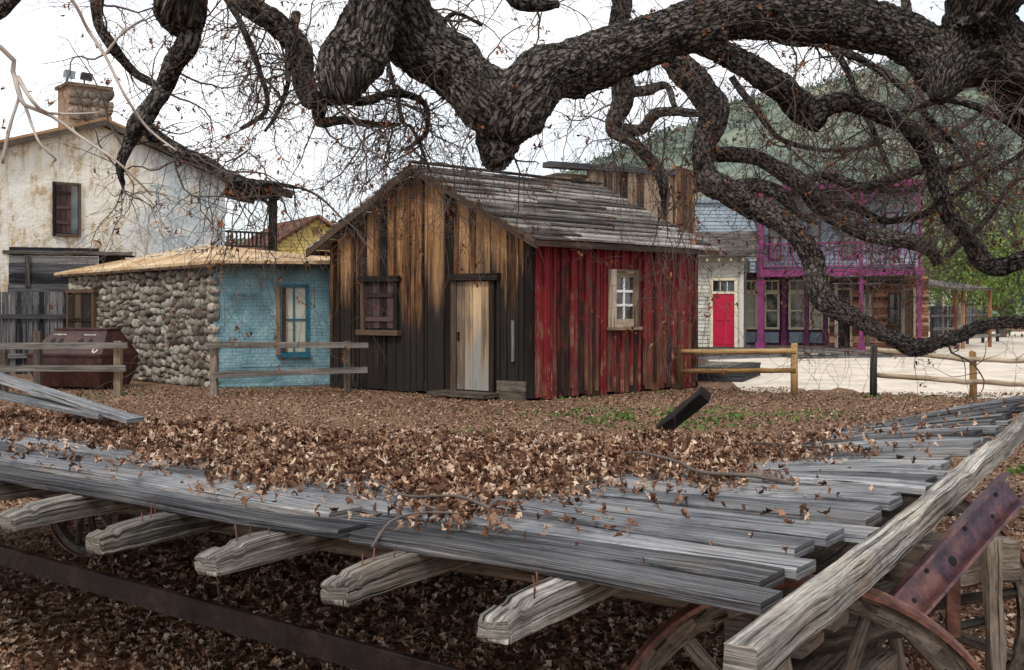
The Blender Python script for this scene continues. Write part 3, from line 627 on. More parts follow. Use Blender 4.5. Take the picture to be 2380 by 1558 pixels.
for x0,x1,pn in ((1736,1756,'curtain'),(1781,1807,'hglass'),(1838,1868,'hglass'),(1886,1908,'curtain')):
    a0,a1=WH.a(x0),WH.a(x1); window(ho,WH,a0,a1,.78,1.85,'cream',1,2,.07,.02,pane=pn,mun=.05,sill=False)
    window(ho,WH,a0,a1,1.98,2.25,'cream',2,1,.055,.02,mun=.03,sill=False,name='transom_window')
    m=MB(); WH.box(m,a0-.05,a1+.05,.0,.04,.28,.62,0); m.build('wainscot_panel','panel',ho)
for px in (1768,1822,1874,1920):
    a=WH.a(px); m=MB(); WH.box(m,a-.06,a+.06,.0,.12,.2,2.4,2); WH.box(m,a-.09,a+.09,.0,.15,.2,.6,2); m.build('pilaster','purple',ho)
WN=Wall(P(1928,0,33.6)[:2],P(2158,0,32.9)[:2]); bn=thing('brown_clapboard_building','brown clapboard building with shingled porch under the hotel balcony','building',(WN.O.x,WN.O.y,0))
m=MB(); WN.claps(m,0,WN.L,.1,2.38,.11); WN.box(m,0,WN.L,-.15,-.035,0,2.38,0); m.build('wall','brownlog',bn)
for x0,x1,nx,ny,pn in ((2008,2026,1,2,'curtain'),(2068,2090,1,2,'glass')):
    a0,a1=WN.a(x0),WN.a(x1); window(bn,WN,a0,a1,.95,1.82,'tanwood' if pn=='curtain' else 'darkwood',nx,ny,.05,.03,pane=pn)
for x0,x1 in ((1945,1975),(2103,2122)):
    a0,a1=WN.a(x0),WN.a(x1); m=MB(); WN.box(m,a0,a1,.02,.06,.2,1.95,2); d=m.build('door','darkwood',bn); m=MB(); WN.box(m,a0-.07,a0-.002,.02,.09,.2,2.03,2);WN.box(m,a1+.002,a1+.07,.02,.09,.2,2.03,2);WN.box(m,a0,a1,.02,.09,1.96,2.03,0);m.build('frame','tanwood',d)
m=MB()
E0=WN.pt(.05,1.1,2.10);E1=WN.pt(2.2,1.1,2.10);r0=WN.pt(.05,.03,2.36);r1=WN.pt(2.2,.03,2.36); courses(m,r0,r1,E0,E1,4); m.build('porch_roof','roofb',bn)
for a in (.15,1.05,2.05):
    m=MB(); WN.box(m,a-.05,a+.05,1.0,1.1,.2,2.1,2); m.build('porch_post','gray',bn)
WZ=Wall(P(2150,0,37)[:2],P(2235,0,39)[:2]); fp=thing('far_porch','small open timber porch at the far end of the street','porch',(WZ.O.x,WZ.O.y,0))
m=MB(); m.slab(WZ.pt(-.1,1.2,2.05),WZ.pt(WZ.L,1.2,2.1),WZ.pt(-.1,-1.2,2.4),WZ.pt(WZ.L,-1.2,2.45),.07); m.build('roof','roofb',fp)
for a in (.05,.6,WZ.L-.1):
    m=MB(); WZ.box(m,a-.05,a+.05,1.0,1.1,0,2.05,2); m.build('post','brownlog',fp)
for z in (.75,.35): m=MB(); WZ.box(m,.1,WZ.L-.15,1.02,1.08,z,z+.08,0); m.build('rail','gray',fp)
W=Wall(P(2162,0,44)[:2],P(2300,0,50)[:2]); o=thing('board_fence','dark tall board fence in front of the green bushes','fence',(W.O.x,W.O.y,0)); m=MB(); W.planks(m,0,W.L,0,1.45,.18,.02,.03,.01); m.build('boards','grayd',o); m=MB(); W.box(m,0,W.L,.055,.1,1.0,1.1,0); m.build('rail','grayd',o)
W=Wall(P(2165,0,38)[:2],P(2320,0,44)[:2]); o=thing('low_rail_fence','low weathered rail fence running to the far bushes','fence',(W.O.x,W.O.y,0))
for a in np.linspace(.1,W.L-.1,5): m=MB(); W.box(m,a-.05,a+.05,-.05,.05,0,.75,2); m.build('post','grayd',o)
for z in (.3,.6): m=MB(); m.beam(W.pt(0,.06,z+.05),W.pt(W.L,.06,z-.03),.05,.1); m.build('rail','gray',o)
def quad_walk(A,B,dep,h,name,lab):
    W=Wall(A,B); o=thing(name,lab,'boardwalk',(W.O.x,W.O.y,0)); m=MB(); b=0
    a=0
    while a<W.L: e=min(W.L,a+R(.16,.22)); W.box(m,a,e-.008,-dep,R(0,.04),h-.05,h+R(-.004,.004),1); a=e
    m.build('deck','gray',o); m=MB(); W.box(m,0.02,W.L-.02,-dep,-.05,.0,h-.055,0)
    W.box(m,0.02,W.L-.02,-.05,-.01,.0,h-.055,0); m.build('skirt','grayd',o); return o
quad_walk(P(1600,0,21.2)[:2],P(1728,0,20.8)[:2],2.2,.28,'boardwalk','short plank boardwalk behind the red cabin wall')
quad_walk(P(1600,0,29)[:2],P(1880,0,31.2)[:2],4.6,.18,'boardwalk','raised plank boardwalk in front of the crimson door')
quad_walk(P(1860,0,29.8)[:2],P(2175,0,31.0)[:2],4.0,.16,'boardwalk','plank boardwalk under the purple hotel balcony')
# ------------------------------------------------------------ fences
def post(o,px,y0,y1,mat,rnd=False,w=.12):
    D=3750/(y1-709); top=P(px,y0,D); m=MB()
    if rnd: m.tube([(top.x,D,0),(top.x,D,top.z*.5),(top.x+R(-.01,.01),D,top.z-.02),(top.x,D,top.z)],[w*.5,w*.48,w*.47,w*.4],14)
    else: m.beam((top.x,D,0),(top.x+R(-.01,.01),D,top.z),w,w,up=Vector((0,1,0)),seg=6,jit=.006)
    m.build('post',mat,o,smooth=rnd); return top.x,D
def rail(o,A,B,mat,rnd=False,w=.10):
    m=MB(); A=P(*A);B=P(*B); n=10
    if rnd: m.tube([A.lerp(B,i/n)+Vector((0,0,.02*noise.noise(Vector((i*.5,A.x,0))))) for i in range(n+1)],[.042+R(-.003,.003) for i in range(n+1)],12)
    else: m.beam(A,B,.035,w,seg=n,jit=.008,t=.6)
    m.build('rail',mat,o,smooth=rnd)
o=thing('rail_fence','grey two rail fence in front of the brown recycling bin','fence',(-6.5,17.6,0))
for p in ((8,797,914),(88,770,912),(275,793,921)): post(o,*p,'tanwood' if p[0]==275 else 'under')
rail(o,(-80,806,17.7),(296,803,17.5),'gray'); rail(o,(-80,858,17.7),(292,856,17.5),'gray')
o=thing('rail_fence','grey two rail fence in front of the blue wall and cabin corner','fence',(-3.5,17.6,0))
for p in ((498,797,920),(808,792,912)): post(o,*p,'under')
rail(o,(478,802,17.6),(856,803,18.05),'gray'); rail(o,(494,872,17.6),(854,860,18.05),'gray')
o=thing('log_fence','round log fence at the red cabin corner beside the boardwalk','fence',(3.5,18.5,0))
for p in ((1580,802,906),(1846,798,919)): post(o,*p,'post',True)
rail(o,(1585,818,18.9),(1850,817,17.8),'post',True); rail(o,(1585,863,18.9),(1850,862,17.8),'post',True)
o=thing('log_fence','round log fence in front of the purple hotel at the right','fence',(6.5,17.6,0))
for p in ((2030,801,922),(2262,817,922),(2480,830,935)): post(o,*p,'gray' if p[0]==2030 else 'post',True)
rail(o,(2012,812,17.7),(2262,836,17.55),'tanwood',True); rail(o,(2262,836,17.55),(2480,842,16.6),'tanwood',True); rail(o,(2036,872,17.7),(2262,888,17.55),'tanwood',True); rail(o,(2262,888,17.55),(2480,900,16.6),'tanwood',True)
# ------------------------------------------------------------ recycling bin
WD=Wall(P(62,0,19.2)[:2],P(236,0,18.7)[:2]); bn_=thing('recycling_bin','dark brown steel recycling bin with sloped faces behind the rail fence','bin',(WD.O.x,WD.O.y,0))
m=MB(); L=WD.L; rg=[(.15,L-.12,-.1,-.9,.05),(.0,L,.0,-1.0,.42),(.0,L,.0,-1.0,.62),(.28,L-.2,-.4,-.75,1.05)]
vs=[];fs=[]
for a0,a1,b0,b1,z in rg: vs+=[WD.pt(a0,b0,z),WD.pt(a1,b0,z),WD.pt(a1,b1,z),WD.pt(a0,b1,z)]
for i in range(3):
    for k in range(4): fs.append([i*4+k,i*4+(k+1)%4,i*4+4+(k+1)%4,i*4+4+k])
fs+=[[0,1,2,3],[12,13,14,15]]; m.add(vs,fs,[[(0,0)]*4]*len(fs),.5)
body=m.build('body','bin',bn_)
sl=lambda z:-.4*(z-.62)/.43+.006
for a_ in (.38,.56,L-.62,L-.42):
    m=MB(); q=[]
    for k in range(16): an=k*math.pi/8; z=.84+.065*math.sin(an); q.append(WD.pt(a_+.05*math.cos(an),sl(z)+.004,z))
    m.ngon(q,[x-WD.n*.02 for x in q]); m.build('deposit_hole','black',body)
m=MB()
WD.box(m,.0,L,.001,.035,.40,.44,0);WD.box(m,.0,L,.001,.035,.60,.64,0); WD.box(m,.26,L-.18,-.78,-.38,1.05,1.08,0); m.build('ribs','bin',body)
text('ALUMINUM CANS',WD,.46,.955,sl,.024,'flake',body,'lettering'); text('PLASTIC & GLASS',WD,L-.50,.955,sl,.024,'flake',body,'lettering')
cx,cz=L-.2,.72
for k in range(3):
    m=MB(); a=k*2.094+.5; pts=[(.065*math.cos(a+t)*.8,.065*math.sin(a+t)) for t in (0,.4,.8,1.15)]
    inn=[(.042*math.cos(a+t)*.8,.042*math.sin(a+t)) for t in (1.15,.8,.4,0)]
    q=pts+[(.085*math.cos(a+1.15)*.8,.085*math.sin(a+1.15)),(.054*math.cos(a+1.75)*.8,.054*math.sin(a+1.75)),(.025*math.cos(a+1.15)*.8,.025*math.sin(a+1.15))]+inn
    fr=[WD.pt(cx+x,sl(cz+y)+.004,cz+y) for x,y in q]; m.ngon(fr,[p-WD.n*.004 for p in fr]); m.build('recycling_arrow','flake',body)
for k in (.3,L-.3): m=MB(); WD.box(m,k,k+.1,-.85,-.15,0,.06,1); m.build('skid','bin',body)
# ------------------------------------------------------------ WAGON
N0=Vector((.5,1.99)); e1=Vector((-.808,.589)); e2=Vector((.534,.846))
def dz(s,w):
    t=max(0,w/4.2); zf=.30+.74*math.exp(-(max(0,s)/2.0)**1.3); k=t**1.45; return .95*(1-k)+zf*k
def DK(s,w,h=0): p=N0+e1*s+e2*w; return Vector((p.x,p.y,dz(s,w)+h))
wg=thing('flatbed_wagon','derelict grey wooden flatbed wagon with broken deck and iron wheels','wagon',(*N0,0))
m=MB(); w=.0; first=True
while w<4.2:
    bw=R(.085,.145); cuts=[R(-.01,.09)]
    if first: cuts=[.03,1.12]
    elif random.random()<.6: cuts.append(R(.7,5.5))
    elif random.random()<.4: cuts+= [R(1,2.5),R(3.5,5.5)]
    cuts.append(6.45+R(-.25,.15))
    for a,b in zip(cuts,cuts[1:]):
        n=max(4,int((b-a)/.05)); yo=R(-.010,.010); tw=R(-.015,.015); s0=a+.012
        off=.03 if (first and a>1) else 0
        ww=bw-R(.008,.024); lf=R(0,.02) if random.random()<.4 else 0
        m.beam(None,None,ww,.026,jit=.004,ch=.004,fq=.22,pts=[DK(s0+(b-s0)*i/n,w+bw/2-off+.005*noise.noise(Vector((i*.05,w*5,a+3))),yo+tw*i/n-.016+lf*max(0,1-i/8)+.011*noise.noise(Vector((i*.05,w*9,a)))) for i in range(n+1)])
    w+=bw; first=False
m.build('deck','deck',wg)
e2v=Vector((e2.x,e2.y,0)); e1v=Vector((e1.x,e1.y,0))
m=MB(); n=130; m.beam(None,None,.055,.070,jit=.006,ch=.005,fq=.2,pts=[DK(-.04,-.33+4.9*i/n,-.018+.007*noise.noise(Vector((i*.06,0,3)))) for i in range(n+1)],t=.75); m.build('end_rail','joist',wg,label='pale splintered end rail')
for s in (.50,.94,1.37,1.80,2.27,2.75,3.3,3.9,4.6,5.4):
    tip=-.27+R(-.04,.03); m=MB(); n=110; sd=R(0,99); pts=[DK(s+.008*noise.noise(Vector((i*.05,s,0))),tip+(4.0-tip)*(i/n)**1.8,-.070) for i in range(n+1)]
    ca=R(8,14)
    def prof(i,sd=sd,n=n,ca=ca):
        ww=.034;hh=.034;c=.003; k=1-.10*max(0,1-i/4.); top=hh-(.024*max(0,1-i/18.))-(.007 if ca<i<ca+2.5 else 0)
        lo=-hh+.012*max(0,1-i/3)
        b=[(-ww+c,lo),(ww-c,lo),(ww,lo+c),(ww,top-c),(ww-c,top),(0.008,top-.001),(.003,top-.010),(-.002,top-.001),(-ww+c,top),(-ww,top-c),(-ww,.004),(-ww+.008,0),(-ww,-.004),(-ww,lo+c)]
        j_=.0018 if i>4 else .006
        return [(x*k+j_*noise.noise(Vector((i*.3+sd,j*1.3,0))),y+j_*noise.noise(Vector((i*.3,j*1.3+sd,4)))) for j,(x,y) in enumerate(b)]
    m.sweep(pts,prof,t=.5+R(-.3,.3)); j=m.build('joist','joist',wg)
    if s<2:
        for q in range(3): m=MB(); p=DK(s+R(-.03,.03),-.13+.04*q,-.045); m.tube([p,p+Vector((R(-.008,.008),R(-.005,.005),R(.025,.05)))],[.0022,.002],5); m.build('nail','rust',j)
for w0 in (.75,2.3):
    m=MB(); m.beam(None,None,.12,.14,jit=.01,pts=[DK(.1+6.1*i/30,w0,-.19) for i in range(31)]); m.build('sill_beam','under',wg)
def WP3(s,w,z): p=N0+e1*s+e2*w; return Vector((p.x,p.y,z))
m=MB(); m.beam(WP3(.28,.70,.70),WP3(.28,2.2,.70),.22,.18,seg=20,jit=.012); m.beam(WP3(.28,.66,.53),WP3(.28,2.1,.53),.2,.12,seg=20,jit=.012); m.build('bolster','under',wg)
m=MB(); m.beam(P(1720,1470,2.85),P(2060,1400,2.95),.2,.13,seg=20,jit=.012); m.build('hound_timber','under',wg)
m=MB(); m.beam(P(1785,1750,2.5),P(2050,1545,3.6),.1,.11,seg=8,jit=.006); m.build('axle','under',wg)
m=MB(); pA=P(-400,1178,4.75); pB=P(1300,1655,2.42); m.beam(pA,pB,.02,.070,seg=20,jit=.003); m.build('reach_bar','drust',wg)
def wheel(c,d1,Rr,name='wheel'):
    d1=d1.normalized(); ax=d1.cross(Z); m=MB(); n=72
    def ring(rr,wid,th):
        vs=[];fs=[]
        for k in range(n):
            an=2*math.pi*k/n; d=d1*math.cos(an)+Z*math.sin(an)
            for (r_,b) in ((rr,-wid/2),(rr,wid/2),(rr-th,wid/2),(rr-th,-wid/2)): vs.append(c+d*r_+ax*b)
        for k in range(n):
            for j in range(4): fs.append([k*4+j,k*4+(j+1)%4,((k+1)%n)*4+(j+1)%4,((k+1)%n)*4+j])
        return vs,fs
    vs,fs=ring(Rr-.0105,.05,.045); m.add(vs,fs,[[(v_*.1,0),(v_*.1,.05),(v_*.1+.1,.05),(v_*.1+.1,0)] for v_ in range(len(fs))],.5); wl=m.build(name,'under',wg)
    m=MB(); vs,fs=ring(Rr,.08,.010); m.add(vs,fs,[[(0,0)]*4]*len(fs),.5); m.build('tyre','rust',wl)
    m=MB(); m.tube([c-ax*.1,c-ax*.08,c+ax*.08,c+ax*.1],[.05,.075,.075,.05],16); m.build('hub','rust',wl)
    for k in range(12):
        an=2*math.pi*k/12+.2; d=d1*math.cos(an)+Z*math.sin(an); m=MB(); m.tube([c+d*.06,c+d*.2,c+d*(Rr-.058)],[.024,.02,.018],8); m.build('spoke','under',wl)
wheel(Vector((.66,2.40,.43)),Vector((1,-.22,0)),.46); wheel(Vector((1.26,3.6,.48)),Vector((1,-.22,0)),.46)
wheel(WP3(4.9,.26,.46),e1v,.42); wheel(WP3(4.9,1.75,.44),e1v,.42)
A=P(2070,1440,2.50);B=P(2345,1135,2.85); T=(B-A).normalized(); fr=Vector((.25,-1,.35)); fr=(fr-T*fr.dot(T)).normalized(); sd=T.cross(fr)
m=MB(); wd=.085
def cb(m,a,b,x0,x1,y0,y1): m.hexa([q+sd*x+fr*y for y in (y0,y1) for x in (x0,x1) for q in (a,b)])
cb(m,A,B,-wd/2,wd/2,-.004,.004); cb(m,A,B,-wd/2,-wd/2+.008,.0045,.035); cb(m,A,B,wd/2-.008,wd/2,.0045,.035); chn=m.build('steel_channel','prust',wg,label='purple rusted steel channel')
for t,x in ((.15,.01),(.3,-.015),(.45,.015),(.62,-.015),(.8,.015),(.9,-.015)):
    m=MB(); c=A.lerp(B,t)+sd*x+fr*.006; r=.006 if t!=.45 else .012; q=[c+T*r*math.cos(k*.628)+sd*r*math.sin(k*.628) for k in range(10)]; m.ngon(q,[p_-fr*.004 for p_ in q]); m.build('bolt_hole','black',chn)
m=MB(); m.beam(P(2215,1330,2.75),P(2215,1480,2.75),.035,.012,up=Vector((0,1,0))); m.build('iron_strap','rust',wg)
m=MB(); m.beam(P(2305,1250,3.3),P(2318,1700,3.3),.045,.045,up=Vector((0,1,0)),seg=10,jit=.01); m.build('stake_post','under',wg)
m=MB(); m.beam(P(2100,1310,3.3),P(2320,1290,3.5),.16,.14,seg=10,jit=.012); m.build('cross_timber','under',wg)
m=MB(); m.tube([P(2120,1480,3.1),P(2300,1440,3.35)],[.014,.014],8); m.build('brake_rod','gray',wg)
m=MB(); m.beam(P(1490,1040,6.5),P(1640,916,6.2),.075,.09,up=Vector((.3,-1,.2)),seg=12,jit=.008,ch=.008,t=.2); m.build('wooden_stake','darkwood',label='short dark timber leaning up from the far edge of the wagon deck',cat='timber')
m=MB(); m.beam(P(-60,860,6.0),P(315,978,5.2),.10,.025,seg=16,jit=.006,t=.8); m.build('loose_board','deck',label='loose grey board lying over the leaves at the left, upper of two',cat='board')
m=MB(); m.beam(P(-60,905,5.9),P(250,968,5.3),.11,.025,seg=16,jit=.006,t=.6); m.build('loose_board','deck',label='loose grey board lying over the leaves at the left, lower of two',cat='board')
# ------------------------------------------------------------ leaves on deck
poly=np.array([(1.0,.22),(.92,.6),(.80,1.1),(.60,1.6),(.52,2.1),(1.0,3),(2.0,4.2),(6.1,4.3),(6.2,1.4),(4.2,.85),(2.6,.52),(1.8,.36)])
def inside(S,W):
    c=np.zeros(len(S),bool); dist=np.full(len(S),9.); n=len(poly)
    for i in range(n):
        a=poly[i];b=poly[(i+1)%n]; cr=((a[1]>W)!=(b[1]>W))&(S<(b[0]-a[0])*(W-a[1])/(b[1]-a[1]+1e-12)+a[0]); c^=cr
        d=b-a; t=np.clip(((S-a[0])*d[0]+(W-a[1])*d[1])/(d@d),0,1); dist=np.minimum(dist,np.hypot(S-a[0]-t*d[0],W-a[1]-t*d[1]))
    return c,dist
n=92000; S=rng.uniform(.1,6.4,n); W_=rng.uniform(.05,4.4,n); c,d=inside(S,W_)
nn=np.array([noise.noise(Vector((s*2.3,w*2.3,3)))+.6*noise.noise(Vector((s*6,w*6,3))) for s,w in zip(S,W_)])
dd=np.where(c,d,-d)+nn*.42
keep=(rng.uniform(0,1,n)<np.where(dd>-.05,np.clip((dd+.12)*2.2,0,1),.010+.14*np.exp(dd*5))); S=S[keep];W_=W_[keep];dd=dd[keep];nn=nn[keep]
H=np.clip(dd/.8,0,1)*.052*(1+nn*.9)
base=np.array([dz(s,w) for s,w in zip(S,W_)]); X=N0.x+e1.x*S+e2.x*W_; Y=N0.y+e1.y*S+e2.y*W_
pos=np.stack([X,Y,base+.010+H*rng.uniform(.5,1.1,len(S))+.004],1)
tone=np.clip(rng.beta(1.2,1.6,len(S)),0,1)
leafmesh('fallen_leaves','leaf',pos,rng.uniform(.022,.050,len(S))*np.where(dd<0,.85,1),tone,label='heap of dry brown oak leaves covering the wagon deck',cat='leaves',kind='stuff',spread=.75,curl=1.5)
gs=np.linspace(.3,6.4,90); gw=np.linspace(.1,4.4,70); SS,WW_=np.meshgrid(gs,gw); c,d=inside(SS.ravel(),WW_.ravel())
vs=[]
for s,w,ci,di in zip(SS.ravel(),WW_.ravel(),c,d):
    q=(di if ci else -di)+(noise.noise(Vector((s*2.3,w*2.3,3)))+.6*noise.noise(Vector((s*6,w*6,3))))*.42
    h=min(1,max(0,q/.8))*.042; vs.append(DK(s,w,(h-.0) if q>.2 else -.06))
m=MB(); fs=[[j*90+i,j*90+i+1,(j+1)*90+i+1,(j+1)*90+i] for j in range(69) for i in range(89)]; m.add(vs,fs,[[(0,0)]*4]*len(fs),.5); m.build('leaf_mulch','litter',smooth=True,label='packed brown leaf mulch under the leaf heap on the wagon',cat='leaves',kind='stuff',fix=False)
def gleaf(n,x0,x1,y0,y1,s0,s1):
    y=rng.uniform(y0,y1,n); x=rng.uniform(x0,x1,n)*y; return np.stack([x,y,rng.uniform(.004,.035,n)],1),rng.uniform(s0,s1,n)
pa,sa=gleaf(26000,-.62,.62,3.6,8.5,.035,.065)
leafmesh('under_wagon_leaves','leaf',pa,sa,rng.beta(1.6,1.4,len(pa)),spread=.4,label='dry brown oak leaves on the ground under and beside the wagon',cat='leaves',kind='stuff')  # brighter leaf colour used here to make up for light the deck blocks
pb,sb=gleaf(56000,-.56,.56,8.5,19.5,.028,.058)
ok=~((pb[:,0]>5.2)&(pb[:,1]>18.3)); pb=pb[ok];sb=sb[ok]
cv=(pb[:,1]-16.8)> np.where(pb[:,0]<.34,(.34-pb[:,0])*.771-.15,(pb[:,0]-.34)*.92-.15)
ok=~(cv&(pb[:,0]>-3.4)&(pb[:,0]<3.5)); pb=pb[ok];sb=sb[ok]; pb[:,2]*=.6
leafmesh('yard_leaves','gleaf',pb,sb,rng.beta(1.3,1.8,len(pb)),spread=.4,fine=False,label='small dry leaves scattered over the yard before the cabin',cat='leaves',kind='stuff')
gp=[];gt=[];gs_=[]
for (px,py,sx,sy,n) in ((1400,965,120,10,420),(1600,975,130,14,800),(1500,985,80,8,260),(1760,968,120,10,440),(1290,925,40,4,260),(1330,912,40,3,120),(285,918,25,3,90),(170,925,40,3,60),(1500,915,150,3,120),(2150,925,200,4,160),(2370,1100,15,6,40),(1150,1005,60,4,40),(640,905,80,2,90)):
    for i in range(n):
        y=random.gauss(py,sy)
        if y<895: continue
        D=3750/(y-709); x=(random.gauss(px,sx)-1190)/F*D
        if noise.noise(Vector((x*2.5,D*2.5,0)))<-.02: continue
        gp.append((x,D,.022)); gs_.append(R(.03,.075)); gt.append(R(0,1))
leafmesh('grass','grass',np.array(gp),np.array(gs_),gt,flat=False,fine=False,label='sparse green weeds sprouting through the leaf litter',cat='grass',kind='stuff')
# ------------------------------------------------------------ green trees
def gtree(px,D,h,r,mat,name,label,n=2600,sp=None,group=None):
    x=(px-1190)/F*D; o=thing(name,label,'tree' if 'tree' in name else 'bush',(x,D,0),group); m=MB()
    m.tube([(x,D,0),(x+.1,D,h*.3),(x,D,h*.55)],[r*.07,r*.05,r*.03],8)
    for k in range(9): a=R(0,6.28); m.tube([(x+.05,D,h*R(.2,.45)),(x+r*.4*math.cos(a),D+r*.4*math.sin(a),h*.6),(x+r*.8*math.cos(a),D+r*.8*math.sin(a),h*R(.75,1.05))],[r*.03,r*.02,r*.006],5)
    m.build('trunk','twig',o); k=30; cc=rng.normal(0,1,(k,3)); cc/=np.linalg.norm(cc,axis=1)[:,None]; cc*=rng.uniform(.3,1.0,(k,1)); cc*=np.array([r,r,h*.45]); cc+=np.array([x,D,h*.56])
    ix=rng.integers(0,k,n); cs=rng.uniform(.14,.32,k)*r; p=cc[ix]+rng.normal(0,1,(n,3))*cs[ix][:,None]*.75; p[:,2]=np.maximum(p[:,2],.1)
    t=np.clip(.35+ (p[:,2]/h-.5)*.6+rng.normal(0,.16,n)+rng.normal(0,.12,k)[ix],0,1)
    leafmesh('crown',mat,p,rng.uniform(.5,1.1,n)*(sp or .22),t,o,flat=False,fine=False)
gtree(2215,52,5.0,2.6,'green','green_bush','bright green bush behind the dark board fence, left of two'); gtree(2330,50,4.4,2.8,'green','green_bush','bright green bush behind the dark board fence, right of two')
gtree(2420,40,5.5,2.6,'green','green_bush','light green bush at the right edge behind the log fence'); gtree(2180,64,9,3.6,'green','green_tree','yellow green tree rising behind the purple hotel corner',2200,.24)
gtree(2340,68,11,4.4,'dgreen','dark_green_tree','dark green tree at the right edge below the hill',2000,.28); gtree(2050,75,9,4,'dgreen','dark_green_tree','dark green tree behind the purple hotel roof',1500,.28); gtree(560,60,3.6,3,'green','green_bush','small green bush seen below the wooden balcony',1200,.3)
gtree(1850,80,9,4.5,'green','green_tree','light green tree behind the roof of the purple hotel, left side',1500,.28)
# ------------------------------------------------------------ OAK
def cr(pts,step):
    out=[]; n=len(pts)
    for i in range(n-1):
        p0=pts[max(0,i-1)];p1=pts[i];p2=pts[i+1];p3=pts[min(n-1,i+2)]
        L=(Vector(p2[:3])-Vector(p1[:3])).length; k=max(2,int(L/step))
        for j in range(k):
            t=j/k; out.append([.5*((2*b)+(-a+c)*t+(2*a-5*b+4*c-d)*t*t+(-a+3*b-3*c+d)*t**3) for a,b,c,d in zip(p0,p1,p2,p3)])
    out.append(list(pts[-1])); return out
SRC=[]
def limb(par,pp,D,mat='bark',sides=None,nt=1.,extra=None,name='limb'):
    if not isinstance(D,tuple): D=(D,D)
    q=[]
    for i,(x,y,r) in enumerate(pp):
        d=D[0]+(D[1]-D[0])*i/(len(pp)-1)+.12*noise.noise(Vector((i*.8,x*.01,D[0]))); p=P(x,y,d); q.append((p.x,p.y,p.z,r/F*d))
    if extra: q=extra+q
    rm=max(v[3] for v in q); q=cr(q,.012 if rm>.08 else .025); q=[[a,b,c,max(.002,r)] for a,b,c,r in q]
    for i,v in enumerate(q):
        a=min(.026,v[3]*.6); ff=.05 if rm>.08 else .09; v[0]+=a*noise.noise(Vector((i*ff,v[3],D[0]))); v[2]+=a*1.2*noise.noise(Vector((i*ff,9,D[0])))
    n=sides or (90 if rm>.08 else 32 if rm>.03 else 12)
    m=MB(); m.tube([v[:3] for v in q],[v[3] for v in q],n,bumpf=min(.011,rm*.10),lump=.14); o=m.build(name,mat,par,smooth=True,fix=False)
    SRC.append((q,nt)); return o
TX=4.1;TY=5.3
oak=thing('oak_tree','huge gnarled bare oak tree with dark furrowed limbs arching overhead','tree',(TX,TY,0))
m=MB(); q=cr([(TX,TY,-.1,.62),(TX,TY,.4,.48),(TX-.05,TY,1.2,.42),(TX-.15,TY,2.2,.40),(TX-.35,TY,3.0,.36),(TX-.5,TY,3.9,.3)],.06); m.tube([v[:3] for v in q],[v[3] for v in q],48,bumpf=.02); m.build('trunk','bark',oak,smooth=True,fix=False)
limb(oak,[(2420,170,80),(2310,120,82),(2215,150,66),(2120,98,60),(1980,52,56),(1800,28,56),(1650,48,58),(1500,88,60),(1350,148,64),(1240,210,72),(1185,262,78),(1160,310,58),(1152,340,46),(1149,358,36)],(5.2,5.0),extra=[(TX-.1,TY,2.5,.26)],nt=1.)
limb(oak,[(1190,290,46),(1140,240,68),(1075,180,70),(1000,120,72),(940,50,74),(885,-40,80),(830,-150,88),(700,-330,90)],(5.0,5.1))
limb(oak,[(900,-120,62),(872,-20,62),(850,60,66),(825,130,72),(808,178,64),(802,208,50),(804,228,34)],(4.75,4.75),nt=.3)
limb(oak,[(2380,-240,100),(2330,-120,88),(2290,-10,80),(2250,90,66),(2205,170,48),(2185,212,34),(2178,232,18)],(5.1,5.0),extra=[(TX-.5,TY,3.7,.25)],nt=.5)
limb(oak,[(2260,20,40),(2310,80,55),(2360,120,50),(2440,130,60)],(5.0,5.2),nt=1)
limb(oak,[(2300,-420,95),(1700,-500,85),(1200,-450,80),(700,-330,90),(400,-250,60),(330,-160,45)],(5.3,5.5),extra=[(TX-.5,TY,3.8,.24)],nt=.5)
limb(oak,[(480,-290,50),(450,-120,48),(430,-20,56),(425,15,58),(420,42,48),(418,62,26)],5.2,nt=.3)
limb(oak,[(470,-60,20),(450,50,26),(440,95,26),(405,140,24),(385,200,21),(360,240,22),(330,285,26),(300,340,14),(280,390,10),(285,435,4)],5.3,nt=1.6)
limb(oak,[(330,285,22),(385,330,14),(440,360,15),(490,380,13),(540,418,12),(590,424,9),(640,428,6),(700,438,3)],5.3,nt=1.8)
limb(oak,[(545,-80,20),(570,0,26),(640,50,28),(690,110,28),(700,180,26),(720,230,22),(745,245,18),(750,285,12),(800,283,9),(860,290,7),(930,290,4)],(5.8,5.6),nt=2.4)
limb(oak,[(725,225,16),(800,225,15),(850,235,12),(920,215,9),(985,240,7),(990,310,5),(940,350,3)],5.6,nt=2.8)
limb(oak,[(690,30,12),(672,120,9),(670,200,6),(640,270,5),(615,305,3)],5.7,nt=2.8)
limb(oak,[(230,-80,15),(228,40,13),(260,100,12),(310,165,11),(355,195,9),(375,215,6)],5.6,nt=1.8)
limb(oak,[(60,-40,14),(0,20,18),(-60,60,20)],5.2,nt=1)
limb(oak,[(1380,-60,22),(1440,-20,22),(1440,60,22),(1435,150,24),(1445,230,26),(1430,300,18),(1470,330,13),(1510,375,14),(1540,430,12),(1550,500,5)],(6.0,6.1),nt=1.5,mat='bark2')
limb(oak,[(1440,300,18),(1490,300,15),(1520,265,14),(1570,260,11),(1640,265,9)],6.1,nt=1.3,mat='bark2')
limb(oak,[(1440,215,14),(1500,210,13),(1550,200,9),(1570,250,7)],6.1,nt=1,mat='bark2')
